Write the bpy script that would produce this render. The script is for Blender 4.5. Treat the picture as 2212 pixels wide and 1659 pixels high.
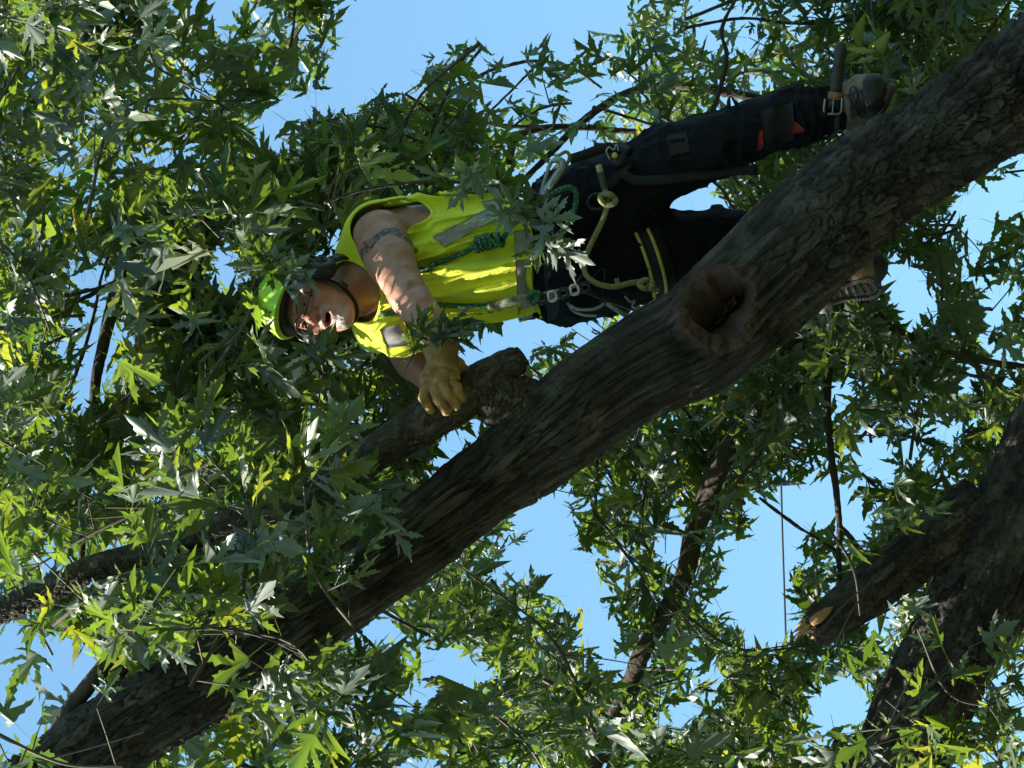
import bpy, math, random
import numpy as np
from mathutils import Vector, Matrix
from mathutils.bvhtree import BVHTree
from mathutils.geometry import tessellate_polygon

for o in list(bpy.data.objects):
    bpy.data.objects.remove(o)
scene = bpy.context.scene
COL = scene.collection
random.seed(7)
RNG = np.random.default_rng(11)

# ------------------------------------------------------------------ camera
# A hand-held phone turned on its side: the top of the world is at the left of the picture.
ELEV = math.radians(33.0)          # looking up into the crown
DIST = 9.5                         # metres from the lens to the climber
PPM = 768.0                        # picture units (frame 2212 x 1659) per metre at that distance
se, ce = math.sin(ELEV), math.cos(ELEV)
CAM = np.array([0.0, 0.0, 1.6])
AX = np.array([0.0, se, -ce])      # picture right  = world down
AY = np.array([1.0, 0.0, 0.0])     # picture up     = world right
AZ = np.array([0.0, -ce, -se])     # towards the lens
ROT = np.stack([AX, AY, AZ], 1)
UPV = ROT.T @ np.array([0, 0, 1.0])  # world up seen in the local frame

cam_data = bpy.data.cameras.new('camera')
cam = bpy.data.objects.new('camera', cam_data)
COL.objects.link(cam)
m4 = Matrix.Identity(4)
for i in range(3):
    for j in range(3):
        m4[i][j] = ROT[i, j]
    m4[i][3] = CAM[i]
cam.matrix_world = m4
cam_data.sensor_width = 36.0
cam_data.lens = 36.0 * DIST / (2212.0 / PPM)
cam_data.clip_start = 0.1
cam_data.clip_end = 3000.0
scene.camera = cam

# ------------------------------------------------------------------ sky, sun, exposure
SUN_EL, SUN_AZ = math.radians(46.0), math.radians(-118.0)   # azimuth from +Y towards +X
SUN = np.array([math.sin(SUN_AZ) * math.cos(SUN_EL), math.cos(SUN_AZ) * math.cos(SUN_EL), math.sin(SUN_EL)])
world = bpy.data.worlds.new('World')
scene.world = world
world.use_nodes = True
wn = world.node_tree.nodes
wl = world.node_tree.links
for n in list(wn):
    wn.remove(n)
sky = wn.new('ShaderNodeTexSky')
sky.sky_type = 'NISHITA'
sky.sun_disc = False
sky.sun_elevation = SUN_EL
sky.sun_rotation = SUN_AZ
sky.air_density = 1.0
sky.dust_density = 0.2
sky.ozone_density = 0.6
bg = wn.new('ShaderNodeBackground')
bg.inputs['Strength'].default_value = 0.093
wo = wn.new('ShaderNodeOutputWorld')
wb = wn.new('ShaderNodeMix')          # the phone's white balance: a slightly cyan sky
wb.data_type = 'RGBA'
wb.blend_type = 'MULTIPLY'
wb.inputs['Factor'].default_value = 1.0
wb.inputs['B'].default_value = (0.86, 1.10, 1.02, 1)
wl.new(sky.outputs[0], wb.inputs['A'])
wl.new(wb.outputs['Result'], bg.inputs['Color'])
wl.new(bg.outputs[0], wo.inputs['Surface'])

sd = bpy.data.lights.new('sun', 'SUN')
sd.energy = 5.0
sd.angle = math.radians(0.53)
sd.color = (1.0, 0.94, 0.84)
sun = bpy.data.objects.new('sun', sd)
COL.objects.link(sun)
sun.rotation_euler = Vector(SUN).to_track_quat('Z', 'Y').to_euler()
sun.location = (-20, -5, 40)

vs = scene.view_settings
vs.view_transform = 'Standard'
vs.look = 'None'
vs.exposure = 1.87
vs.gamma = 1.0
vs.use_curve_mapping = False
scene.cycles.max_bounces = 6
scene.cycles.diffuse_bounces = 2
scene.cycles.transmission_bounces = 4
scene.cycles.transparent_max_bounces = 6

# ------------------------------------------------------------------ helpers
SUNL = ROT.T @ SUN


def m(px, py, z=0.0):
    """a point seen at (px, py) of the 2212 x 1659 picture, z metres nearer than the climber's plane"""
    k = (1 - z / DIST) / PPM
    return np.array([(px - 1106.0) * k, -(py - 829.5) * k, z])


def mm(L):
    return np.array([m(*p) for p in L])


def proj(P):
    k = DIST / (DIST - P[:, 2]) * PPM
    return np.stack([P[:, 0] * k + 1106.0, -P[:, 1] * k + 829.5], 1)


def toworld(P):
    P = np.asarray(P, float).reshape(-1, 3)
    return CAM + (P - np.array([0, 0, DIST])) @ ROT.T


def inpoly(XY, poly):
    x, y = XY[:, 0], XY[:, 1]
    r = np.zeros(len(XY), bool)
    n = len(poly)
    j = n - 1
    for i in range(n):
        xi, yi = poly[i]
        xj, yj = poly[j]
        if yi != yj:
            c = ((yi > y) != (yj > y)) & (x < (xj - xi) * (y - yi) / (yj - yi) + xi)
            r ^= c
        j = i
    return r


def norm(v):
    v = np.asarray(v, float)
    return v / (np.linalg.norm(v, axis=-1, keepdims=True) + 1e-12)


def hash3(i, j, k, s):
    h = (i.astype(np.int64) * 374761393 + j.astype(np.int64) * 668265263 + k.astype(np.int64) * 2147483647 + s * 1274126177) & 0xFFFFFFFF
    h = ((h ^ (h >> 13)) * 1274126177) & 0xFFFFFFFF
    h = ((h ^ (h >> 16)) * 2246822519) & 0xFFFFFFFF
    h = h ^ (h >> 15)
    return (h & 0xFFFFFF).astype(np.float64) / 16777216.0


def vnoise(P, s=0):
    I = np.floor(P).astype(np.int64)
    f = P - I
    f = f * f * (3 - 2 * f)
    out = 0
    for dx in (0, 1):
        wx = f[:, 0] if dx else 1 - f[:, 0]
        for dy in (0, 1):
            wy = f[:, 1] if dy else 1 - f[:, 1]
            for dz in (0, 1):
                wz = f[:, 2] if dz else 1 - f[:, 2]
                out = out + wx * wy * wz * hash3(I[:, 0] + dx, I[:, 1] + dy, I[:, 2] + dz, s)
    return out * 2 - 1


def fbm(P, o=3, s=0):
    a, r = 1.0, 0
    for k in range(o):
        r = r + a * vnoise(P * (2.03 ** k), s + k)
        a *= 0.5
    return r


def worley(P, s=0):
    I = np.floor(P).astype(np.int64)
    f1 = np.full(len(P), 9.0)
    f2 = np.full(len(P), 9.0)
    cid = np.zeros(len(P))
    cs = np.zeros(len(P))
    for dx in (-1, 0, 1):
        for dy in (-1, 0, 1):
            for dz in (-1, 0, 1):
                a, b, c = I[:, 0] + dx, I[:, 1] + dy, I[:, 2] + dz
                h0 = hash3(a, b, c, s)
                ox = a + h0 - P[:, 0]
                oy = b + hash3(a, b, c, s + 1) - P[:, 1]
                oz = c + hash3(a, b, c, s + 2) - P[:, 2]
                d = np.sqrt(ox * ox + oy * oy + oz * oz)
                nearer = d < f1
                f2 = np.where(nearer, f1, np.minimum(f2, d))
                cid = np.where(nearer, (h0 * 7.31) % 1, cid)
                cs = np.where(nearer, ox, cs)
                f1 = np.where(nearer, d, f1)
    return f1, f2, cid, cs


def sstep(a, b, x):
    t = np.clip((x - a) / (b - a), 0, 1)
    return t * t * (3 - 2 * t)


# ------------------------------------------------------------------ scene objects
def tag(o, label, cat, group=None):
    o['label'] = label
    o['category'] = cat
    if group:
        o['group'] = group
    return o


def thing(name, base, label, cat, group=None):
    o = bpy.data.objects.new(name, None)
    COL.objects.link(o)
    o.empty_display_size = 0.1
    o.location = toworld(base)[0]
    return tag(o, label, cat, group)


def base_of(o):
    """world location of an object's origin (no object in this scene is rotated or scaled unless said)"""
    p = np.array(o.location)
    while o.parent is not None:
        o = o.parent
        p = p + np.array(o.location)
    return p


def mesh_data(name, V, faces, mat, attrs=None, smooth=True):
    """V in world axes; faces: list of int arrays (n x 3 or n x 4)"""
    me = bpy.data.meshes.new(name)
    V = np.asarray(V, np.float32)
    faces = [np.asarray(f, np.int32) for f in faces if len(f)]
    me.vertices.add(len(V))
    me.vertices.foreach_set('co', V.ravel())
    nl = sum(f.size for f in faces)
    nf = sum(len(f) for f in faces)
    me.loops.add(nl)
    me.polygons.add(nf)
    me.loops.foreach_set('vertex_index', np.concatenate([f.ravel() for f in faces]))
    st, k = [], 0
    for f in faces:
        st.append(k + np.arange(len(f), dtype=np.int32) * f.shape[1])
        k += f.size
    me.polygons.foreach_set('loop_start', np.concatenate(st).astype(np.int32))
    me.update(calc_edges=True)
    if smooth:
        me.polygons.foreach_set('use_smooth', np.ones(nf, bool))
    if attrs:
        for k, a in attrs.items():
            at = me.attributes.new(k, 'FLOAT', 'POINT')
            at.data.foreach_set('value', np.asarray(a, np.float32))
    if mat is not None:
        me.materials.append(mat)
    me.validate(verbose=False)
    return me


def mk(name, V, faces, mat, parent=None, attrs=None, smooth=True, kind=None, label=None):
    """one mesh object from local-frame vertices"""
    W = toworld(V)
    if parent is not None:
        org = base_of(parent)
    else:
        lo, hi = W.min(0), W.max(0)
        org = np.array([(lo[0] + hi[0]) / 2, (lo[1] + hi[1]) / 2, lo[2]])
    me = mesh_data(name, W - org, faces, mat, attrs, smooth)
    o = bpy.data.objects.new(name, me)
    COL.objects.link(o)
    if parent is not None:
        o.parent = parent
    else:
        o.location = org
    if kind:
        o['kind'] = kind
    if label:
        o['label'] = label
    return o


class MB:
    """collects pieces of one mesh"""

    def __init__(self):
        self.V, self.F, self.A, self.n = [], {3: [], 4: []}, [], 0

    def add(self, V, faces, a=0.0):
        V = np.asarray(V, float).reshape(-1, 3)
        for f in faces:
            f = np.asarray(f, int)
            if len(f):
                self.F[f.shape[1]].append(f + self.n)
        self.V.append(V)
        self.A.append(np.full(len(V), float(a)) if np.isscalar(a) else np.asarray(a, float))
        self.n += len(V)
        return self

    def build(self, name, mat, parent=None, attr=None, **k):
        F = [np.concatenate(v) for v in self.F.values() if v]
        at = {attr: np.concatenate(self.A)} if attr else None
        return mk(name, np.concatenate(self.V), F, mat, parent, at, **k)


def resample(pts, rad, M):
    """Catmull-Rom through the points, M samples even along its length"""
    pts = np.asarray(pts, float)
    rad = np.asarray(rad, float)
    n = len(pts)
    P = np.vstack([2 * pts[0] - pts[1], pts, 2 * pts[-1] - pts[-2]])
    R = np.concatenate([[rad[0]], rad, [rad[-1]]])
    T = np.linspace(0, n - 1 - 1e-9, max(M * 3, 40))
    i = T.astype(int)
    t = (T - i)[:, None]
    p0, p1, p2, p3 = P[i], P[i + 1], P[i + 2], P[i + 3]
    C = 0.5 * (2 * p1 + (p2 - p0) * t + (2 * p0 - 5 * p1 + 4 * p2 - p3) * t ** 2 + (3 * p1 - p0 - 3 * p2 + p3) * t ** 3)
    tt = t[:, 0]
    tt = tt * tt * (3 - 2 * tt)
    r = R[i + 1] * (1 - tt) + R[i + 2] * tt
    s = np.concatenate([[0], np.cumsum(np.linalg.norm(np.diff(C, axis=0), axis=1))])
    u = np.linspace(0, s[-1], M)
    out = np.stack([np.interp(u, s, C[:, k]) for k in range(3)], 1)
    return out, np.interp(u, s, r), u


def frames(C, ref=(0, 0, 1.0)):
    T = norm(np.gradient(C, axis=0))
    Nn = np.zeros_like(C)
    n = np.array(ref, float)
    for i in range(len(C)):
        n = n - T[i] * (n @ T[i])
        n = n / (np.linalg.norm(n) + 1e-9)
        Nn[i] = n
    return T, Nn, np.cross(T, Nn)


def tube(pts, rad, M, N, disp=None, capr=True, ref=(0, 0, 1.0)):
    """returns V, [quads, tris]; disp(C, dirs, s, theta, R) -> radial offset"""
    rad = np.full(len(pts), float(rad)) if np.isscalar(rad) else rad
    C, R, s = resample(pts, rad, M)
    T, A, B = frames(C, ref)
    th = np.linspace(0, 2 * math.pi, N, endpoint=False)
    d = A[:, None, :] * np.cos(th)[None, :, None] + B[:, None, :] * np.sin(th)[None, :, None]
    rr = np.repeat(R[:, None], N, 1)
    if disp is not None:
        S = np.repeat(s[:, None], N, 1)
        TH = np.repeat(th[None], M, 0)
        CC = np.repeat(C[:, None, :], N, 1)
        rr = rr + disp(CC.reshape(-1, 3), d.reshape(-1, 3), S.ravel(), TH.ravel(), rr.ravel()).reshape(M, N)
    V = (C[:, None, :] + d * rr[..., None]).reshape(-1, 3)
    i = np.arange(M - 1)[:, None] * N
    j = np.arange(N)[None]
    j2 = (j + 1) % N
    Q = np.stack([i + j, i + j2, i + N + j2, i + N + j], -1).reshape(-1, 4)
    tris = []
    if capr:
        V = np.vstack([V, C[0] - T[0] * R[0] * 0.25, C[-1] + T[-1] * R[-1] * 0.25])
        a, b = M * N, M * N + 1
        jj = np.arange(N)
        tris = np.vstack([np.stack([np.full(N, a), (jj + 1) % N, jj], 1),
                          np.stack([np.full(N, b), (M - 1) * N + jj, (M - 1) * N + (jj + 1) % N], 1)])
    return V, [Q, tris]


def boxpts(c, ax, ay, az):
    """box by centre and three half-axis vectors"""
    V = np.array([c + sx * ax + sy * ay + sz * az for sz in (-1, 1) for sy in (-1, 1) for sx in (-1, 1)])
    Q = np.array([[0, 2, 3, 1], [4, 5, 7, 6], [0, 1, 5, 4], [2, 6, 7, 3], [0, 4, 6, 2], [1, 3, 7, 5]])
    return V, [Q]


# ------------------------------------------------------------------ implicit surfaces for bodies and cloth
def cap(P, a, b, ra, rb):
    a = np.asarray(a, float)
    b = np.asarray(b, float)
    ab = b - a
    t = np.clip(((P - a) @ ab) / (ab @ ab + 1e-12), 0, 1)
    d = P - a - t[:, None] * ab
    return np.sqrt((d * d).sum(1)) - (ra + t * (rb - ra))


def ell(P, c, r, R=None):
    q = P - np.asarray(c, float)
    if R is not None:
        q = q @ R
    r = np.asarray(r, float)
    k0 = np.sqrt(((q / r) ** 2).sum(1))
    k1 = np.sqrt(((q / (r * r)) ** 2).sum(1))
    return k0 * (k0 - 1) / np.maximum(k1, 1e-6)


def smin(a, b, k):
    h = np.clip(0.5 + 0.5 * (b - a) / k, 0, 1)
    return b * (1 - h) + a * h - k * h * (1 - h)


def smax(a, b, k):
    return -smin(-a, -b, k)


def near(d, tol, fn, P):
    """fn(P) where |d| < tol, else 0: fine relief is only worth computing close to the surface"""
    out = np.zeros(len(P))
    k = np.abs(d) < tol
    if k.any():
        out[k] = fn(P[k])
    return out


def chain(P, pts, rad, k=0.02):
    d = None
    for i in range(len(pts) - 1):
        e = cap(P, pts[i], pts[i + 1], rad[i], rad[i + 1])
        d = e if d is None else smin(d, e, k)
    return d


def surf(fn, lo, hi, h):
    """surface nets over fn = 0; returns V, quads (outward)"""
    lo = np.asarray(lo, float)
    hi = np.asarray(hi, float)
    B = 8
    nb = np.ceil((hi - lo) / (h * B)).astype(int)
    n = nb * B + 1
    bi = np.stack(np.meshgrid(*[np.arange(k) for k in nb], indexing='ij'), -1).reshape(-1, 3)
    cen = lo + (bi + 0.5) * B * h
    fc = fn(cen)
    F = np.empty(tuple(n), np.float32)
    F[:] = 1.0
    big = fc.reshape(tuple(nb))
    F[:-1, :-1, :-1] = np.repeat(np.repeat(np.repeat(big, B, 0), B, 1), B, 2)
    act = np.abs(fc) < B * h * 0.87 * 1.5 + 0.012
    loc = np.stack(np.meshgrid(*[np.arange(B + 1)] * 3, indexing='ij'), -1).reshape(-1, 3)
    ab = bi[act]
    for c0 in range(0, len(ab), 400):
        blk = ab[c0:c0 + 400]
        idx = (blk[:, None, :] * B + loc[None]).reshape(-1, 3)
        v = fn(lo + idx * h)
        F[idx[:, 0], idx[:, 1], idx[:, 2]] = v
    S = F < 0
    c = [(dx, dy, dz) for dx in (0, 1) for dy in (0, 1) for dz in (0, 1)]
    sl = lambda A, d: A[d[0]:A.shape[0] - 1 + d[0], d[1]:A.shape[1] - 1 + d[1], d[2]:A.shape[2] - 1 + d[2]]
    cnt = sum(sl(S, d).astype(np.int8) for d in c)
    cells = np.argwhere((cnt > 0) & (cnt < 8))
    vid = np.full(tuple(n - 1), -1, np.int64)
    vid[cells[:, 0], cells[:, 1], cells[:, 2]] = np.arange(len(cells))
    acc = np.zeros((len(cells), 3))
    num = np.zeros(len(cells))
    for d in c:
        for ax in range(3):
            if d[ax]:
                continue
            e = list(d)
            e[ax] = 1
            fa = F[cells[:, 0] + d[0], cells[:, 1] + d[1], cells[:, 2] + d[2]]
            fb = F[cells[:, 0] + e[0], cells[:, 1] + e[1], cells[:, 2] + e[2]]
            x = (fa < 0) != (fb < 0)
            t = np.where(x, fa / np.where(x, fa - fb, 1), 0)
            p = np.tile(np.array(d, float), (len(cells), 1))
            p[:, ax] += t
            acc += np.where(x[:, None], p, 0)
            num += x
    V = lo + (cells + acc / num[:, None]) * h
    Q = []
    for ax in range(3):
        u, w = (ax + 1) % 3, (ax + 2) % 3
        A = [slice(None)] * 3
        Bs = [slice(None)] * 3
        A[ax] = slice(0, -1)
        Bs[ax] = slice(1, None)
        x = S[tuple(A)] != S[tuple(Bs)]
        E = np.argwhere(x)
        E = E[(E[:, u] > 0) & (E[:, w] > 0) & (E[:, u] < n[u] - 1) & (E[:, w] < n[w] - 1)]
        sg = S[E[:, 0], E[:, 1], E[:, 2]]
        def at(du, dw):
            X = E.copy()
            X[:, u] += du
            X[:, w] += dw
            return vid[X[:, 0], X[:, 1], X[:, 2]]
        q = np.stack([at(-1, -1), at(0, -1), at(0, 0), at(-1, 0)], 1)
        q[~sg] = q[~sg][:, ::-1]
        Q.append(q)
    Q = np.concatenate(Q)
    Q = Q[(Q >= 0).all(1)]
    # one Newton step onto the surface
    e = h * 0.4
    f0 = fn(V)
    g = np.stack([fn(V + np.eye(3)[k] * e) - f0 for k in range(3)], 1) / e
    st = -f0[:, None] * g / np.maximum((g * g).sum(1, keepdims=True), 0.2)
    ln = np.linalg.norm(st, axis=1, keepdims=True)
    V = V + st * np.minimum(1, h * 0.6 / np.maximum(ln, 1e-9))
    return V, Q


def bvh(V, Q):
    return BVHTree.FromPolygons([tuple(v) for v in V], [tuple(int(i) for i in q) for q in Q])


def cast(tree, px, py, zdef=0.0):
    """nearest surface point seen at (px, py) along the view ray, with normal"""
    c = np.array([0, 0, DIST])
    p = m(px, py, 0)
    d = norm(p - c)
    h = tree.ray_cast(Vector(c), Vector(d))
    if h[0] is None:
        return m(px, py, zdef), np.array([0, 0, 1.0])
    return np.array(h[0]), np.array(h[1])


def drape(tree, path, off, n, zdef=0.0):
    """points and normals of a screen-plane path laid on a surface, lifted off it"""
    P, _, _ = resample([(a, b, 0) for a, b in path], np.ones(len(path)), n)
    out, nor = [], []
    for x, y, _ in P:
        p, q = cast(tree, x, y, zdef)
        if q[2] < 0:
            q = -q
        out.append(p)
        nor.append(q)
    out, nor = np.array(out), np.array(nor)
    for _ in range(2):
        out[1:-1] = (out[:-2] + 2 * out[1:-1] + out[2:]) / 4
        nor[1:-1] = (nor[:-2] + 2 * nor[1:-1] + nor[2:]) / 4
    nor = norm(nor)
    return out + nor * off, nor


def strip(C, Nn, w, t):
    """flat band along C with normals Nn, half width w, thickness t"""
    C = np.asarray(C)
    T = norm(np.gradient(C, axis=0))
    S = norm(np.cross(T, Nn))
    w = np.asarray(w).reshape(-1, 1) if not np.isscalar(w) else w
    V = np.stack([C - S * w, C + S * w, C + S * w - Nn * t, C - S * w - Nn * t], 1).reshape(-1, 3)
    n = len(C)
    i = np.arange(n - 1)[:, None] * 4
    Q = np.concatenate([np.stack([i[:, 0] + a, i[:, 0] + 4 + a, i[:, 0] + 4 + b, i[:, 0] + b], 1) for a, b in ((0, 1), (1, 2), (2, 3), (3, 0))])
    Q = np.vstack([Q[:, ::-1], [[3, 2, 1, 0]][::1], [[4 * n - 4, 4 * n - 3, 4 * n - 2, 4 * n - 1]]])
    return V, [Q]


# ------------------------------------------------------------------ materials
def mat_new(name):
    ma = bpy.data.materials.new(name)
    ma.use_nodes = True
    nt = ma.node_tree
    b = nt.nodes['Principled BSDF']
    return ma, nt, b


def ramp(nt, stops):
    r = nt.nodes.new('ShaderNodeValToRGB')
    el = r.color_ramp.elements
    while len(el) < len(stops):
        el.new(0.5)
    for e, (p, c) in zip(el, stops):
        e.position = p
        e.color = (*c, 1)
    return r


def noise_mat(name, c1, c2, scale, rough=0.7, bump=0.0, spec=0.4, metal=0.0, detail=4, bscale=None, stretch=None, sheen=0.0):
    ma, nt, b = mat_new(name)
    tc = nt.nodes.new('ShaderNodeTexCoord')
    mp = nt.nodes.new('ShaderNodeMapping')
    if stretch:
        mp.inputs['Scale'].default_value = stretch
    nt.links.new(tc.outputs['Object'], mp.inputs['Vector'])
    n = nt.nodes.new('ShaderNodeTexNoise')
    n.inputs['Scale'].default_value = scale
    n.inputs['Detail'].default_value = detail
    nt.links.new(mp.outputs[0], n.inputs['Vector'])
    r = ramp(nt, [(0.3, c1), (0.7, c2)])
    nt.links.new(n.outputs['Fac'], r.inputs[0])
    nt.links.new(r.outputs[0], b.inputs['Base Color'])
    b.inputs['Roughness'].default_value = rough
    b.inputs['Specular IOR Level'].default_value = spec
    b.inputs['Metallic'].default_value = metal
    if sheen:
        b.inputs['Sheen Weight'].default_value = sheen
    if bump:
        n2 = nt.nodes.new('ShaderNodeTexNoise')
        n2.inputs['Scale'].default_value = bscale or scale * 3
        n2.inputs['Detail'].default_value = 5
        nt.links.new(mp.outputs[0], n2.inputs['Vector'])
        bp = nt.nodes.new('ShaderNodeBump')
        bp.inputs['Strength'].default_value = bump
        bp.inputs['Distance'].default_value = 0.01
        nt.links.new(n2.outputs['Fac'], bp.inputs['Height'])
        nt.links.new(bp.outputs[0], b.inputs['Normal'])
    return ma


def attr_mix(nt, col_socket, attr, colour, noise=None):
    """mix a colour in by a point attribute; returns the new colour socket"""
    at = nt.nodes.new('ShaderNodeAttribute')
    at.attribute_name = attr
    mx = nt.nodes.new('ShaderNodeMix')
    mx.data_type = 'RGBA'
    f = at.outputs['Fac']
    if noise is not None:
        mu = nt.nodes.new('ShaderNodeMath')
        mu.operation = 'MULTIPLY'
        mu.use_clamp = True
        nt.links.new(f, mu.inputs[0])
        nt.links.new(noise, mu.inputs[1])
        f = mu.outputs[0]
    nt.links.new(f, mx.inputs['Factor'])
    nt.links.new(col_socket, mx.inputs['A'])
    mx.inputs['B'].default_value = (*colour, 1)
    return mx.outputs['Result']


def bark_mat(name, c1, c2, lich, wood=None):
    ma = noise_mat(name, c1, c2, 9.0, rough=0.9, bump=0.6, spec=0.15, bscale=70)
    nt = ma.node_tree
    b = nt.nodes['Principled BSDF']
    src = b.inputs['Base Color'].links[0].from_socket
    n = nt.nodes.new('ShaderNodeTexNoise')
    n.inputs['Scale'].default_value = 5.5
    n.inputs['Detail'].default_value = 8
    n.inputs['Roughness'].default_value = 0.7
    tc = nt.nodes.new('ShaderNodeTexCoord')
    nt.links.new(tc.outputs['Object'], n.inputs['Vector'])
    r = ramp(nt, [(0.5, (0, 0, 0)), (0.68, (1, 1, 1))])
    nt.links.new(n.outputs['Fac'], r.inputs[0])
    at = nt.nodes.new('ShaderNodeAttribute')   # each plate weathers to its own tone
    at.attribute_name = 'plate'
    pr = ramp(nt, [(0.15, (.55, .52, .50)), (0.55, (1.0, .97, .93)), (0.95, (1.75, 1.75, 1.7))])
    nt.links.new(at.outputs['Fac'], pr.inputs[0])
    mu = nt.nodes.new('ShaderNodeMix')
    mu.data_type = 'RGBA'
    mu.blend_type = 'MULTIPLY'
    mu.inputs['Factor'].default_value = 1
    nt.links.new(src, mu.inputs['A'])
    nt.links.new(pr.outputs[0], mu.inputs['B'])
    col = attr_mix(nt, mu.outputs['Result'], 'lichen', lich, r.outputs[0])
    if wood:
        col = attr_mix(nt, col, 'wood', wood)
    nt.links.new(col, b.inputs['Base Color'])
    return ma


M_BARK = bark_mat('limb_bark', (0.022, 0.018, 0.0155), (0.066, 0.056, 0.046), (0.10, 0.10, 0.074), (0.072, 0.041, 0.030))
M_BARK2 = bark_mat('branch_bark', (0.045, 0.036, 0.030), (0.095, 0.08, 0.066), (0.12, 0.12, 0.09))
M_TWIG = noise_mat('twig_bark', (0.05, 0.042, 0.032), (0.10, 0.085, 0.065), 14, rough=0.8)
M_WOOD = noise_mat('broken_wood', (0.36, 0.17, 0.07), (0.48, 0.26, 0.12), 22, rough=0.8, bump=0.5, stretch=(6, 1, 1))


def leaf_mat():
    ma, nt, b = mat_new('maple_leaf')
    at = nt.nodes.new('ShaderNodeAttribute')
    at.attribute_name = 'tint'
    top = ramp(nt, [(0.0, (0.009, 0.022, 0.008)), (0.45, (0.017, 0.036, 0.011)), (0.8, (0.032, 0.054, 0.014)), (1.0, (0.12, 0.125, 0.02))])
    und = ramp(nt, [(0.0, (0.068, 0.086, 0.068)), (0.6, (0.14, 0.165, 0.13)), (1.0, (0.26, 0.28, 0.20))])
    trn = ramp(nt, [(0.0, (0.11, 0.22, 0.022)), (0.6, (0.28, 0.43, 0.03)), (1.0, (0.68, 0.68, 0.04))])
    for r in (top, und, trn):
        nt.links.new(at.outputs['Fac'], r.inputs[0])
    ge = nt.nodes.new('ShaderNodeNewGeometry')
    mx = nt.nodes.new('ShaderNodeMix')
    mx.data_type = 'RGBA'
    nt.links.new(ge.outputs['Backfacing'], mx.inputs['Factor'])
    nt.links.new(top.outputs[0], mx.inputs['A'])
    nt.links.new(und.outputs[0], mx.inputs['B'])
    nt.links.new(mx.outputs['Result'], b.inputs['Base Color'])
    b.inputs['Roughness'].default_value = 0.42
    b.inputs['Specular IOR Level'].default_value = 0.5
    tr = nt.nodes.new('ShaderNodeBsdfTranslucent')
    nt.links.new(trn.outputs[0], tr.inputs['Color'])
    ms = nt.nodes.new('ShaderNodeMixShader')
    ms.inputs[0].default_value = 0.27
    nt.links.new(b.outputs[0], ms.inputs[1])
    nt.links.new(tr.outputs[0], ms.inputs[2])
    out = nt.nodes['Material Output']
    nt.links.new(ms.outputs[0], out.inputs['Surface'])
    return ma


M_LEAF = leaf_mat()

# ------------------------------------------------------------------ ground (below the frame)
g = 300.0
M_GRASS = noise_mat('lawn', (0.02, 0.034, 0.011), (0.045, 0.06, 0.02), 3.0, rough=0.9, bump=0.4)
gm = mesh_data('ground', np.array([[-g, -g, 0], [g, -g, 0], [g, g, 0], [-g, g, 0]], float), [np.array([[0, 1, 2, 3]])], M_GRASS, smooth=False)
ground = bpy.data.objects.new('ground', gm)
COL.objects.link(ground)
ground['kind'] = 'structure'

# unseen leafy ring below the frame, added to block low sky light
nu_, nv_ = 260, 26
aa = np.linspace(0, 2 * math.pi, nu_, endpoint=False)
hh = np.linspace(0, 1, nv_)
A_g, H_g = np.meshgrid(aa, hh, indexing='ij')
pp = np.stack([np.cos(A_g).ravel() * 7, np.sin(A_g).ravel() * 7, H_g.ravel() * 4], 1)
topn = 9.2 + 1.9 * vnoise(pp * np.array([1.7, 1.7, 0]), 61).reshape(nu_, nv_)
rad_ = 27 + 1.8 * fbm(pp * 1.6, 3, 62).reshape(nu_, nv_) + 5 * H_g ** 3
Vw_ = np.stack([np.cos(A_g) * rad_, np.sin(A_g) * rad_ + 4, H_g * topn - .1], -1).reshape(-1, 3)
ii, jj = np.meshgrid(np.arange(nu_), np.arange(nv_ - 1), indexing='ij')
i2 = (ii + 1) % nu_
Qw_ = np.stack([ii * nv_ + jj, ii * nv_ + jj + 1, i2 * nv_ + jj + 1, i2 * nv_ + jj], -1).reshape(-1, 4)
sky_block_me = mesh_data('sky_block_ring', Vw_, [Qw_], noise_mat('sky_block_leaves', (.012, .022, .006), (.04, .06, .015), 1.6, rough=.9, bump=.8, bscale=3), smooth=False)
sky_block_ring = bpy.data.objects.new('sky_block_ring', sky_block_me)
COL.objects.link(sky_block_ring)
sky_block_ring['kind'] = 'stuff'
sky_block_ring['label'] = 'unseen dark green leafy ring added to block low sky light'
sky_block_ring['category'] = 'wood'

# ------------------------------------------------------------------ the maple the climber stands in
def ground_point(p, dx=0.0, dy=0.0):
    """the local-frame point on the ground below local point p"""
    w = toworld(p)[0]
    w = np.array([w[0] + dx, w[1] + dy, -0.05])
    return ROT.T @ (w - CAM) + np.array([0, 0, DIST])


LIMB = [(2560, -110, .18, 150), (2420, 20, .20, 128), (2300, 120, .22, 118), (2169, 220, .24, 114), (2030, 305, .25, 108), (1892, 392, .26, 108),
        (1775, 490, .26, 118), (1675, 582, .26, 127), (1590, 660, .27, 126), (1504, 738, .28, 120), (1410, 785, .30, 113), (1317, 838, .32, 108),
        (1208, 922, .35, 100), (1130, 985, .37, 88), (1048, 1047, .39, 80), (917, 1148, .42, 78), (735, 1280, .44, 76), (553, 1408, .46, 77),
        (370, 1520, .48, 84), (200, 1625, .50, 87), (60, 1730, .52, 88), (-120, 1850, .54, 86)]
BRANCH = [(1128, 768, .36, 22), (1112, 779, .365, 32), (1085, 796, .37, 37), (1040, 826, .38, 44), (985, 868, .39, 48), (930, 903, .40, 46), (860, 948, .40, 42),
          (800, 985, .40, 39), (700, 1042, .39, 37), (600, 1092, .38, 35), (450, 1150, .36, 31), (320, 1195, .34, 29), (200, 1228, .32, 28),
          (110, 1272, .30, 27), (20, 1312, .28, 26), (-80, 1350, .26, 25)]
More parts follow.
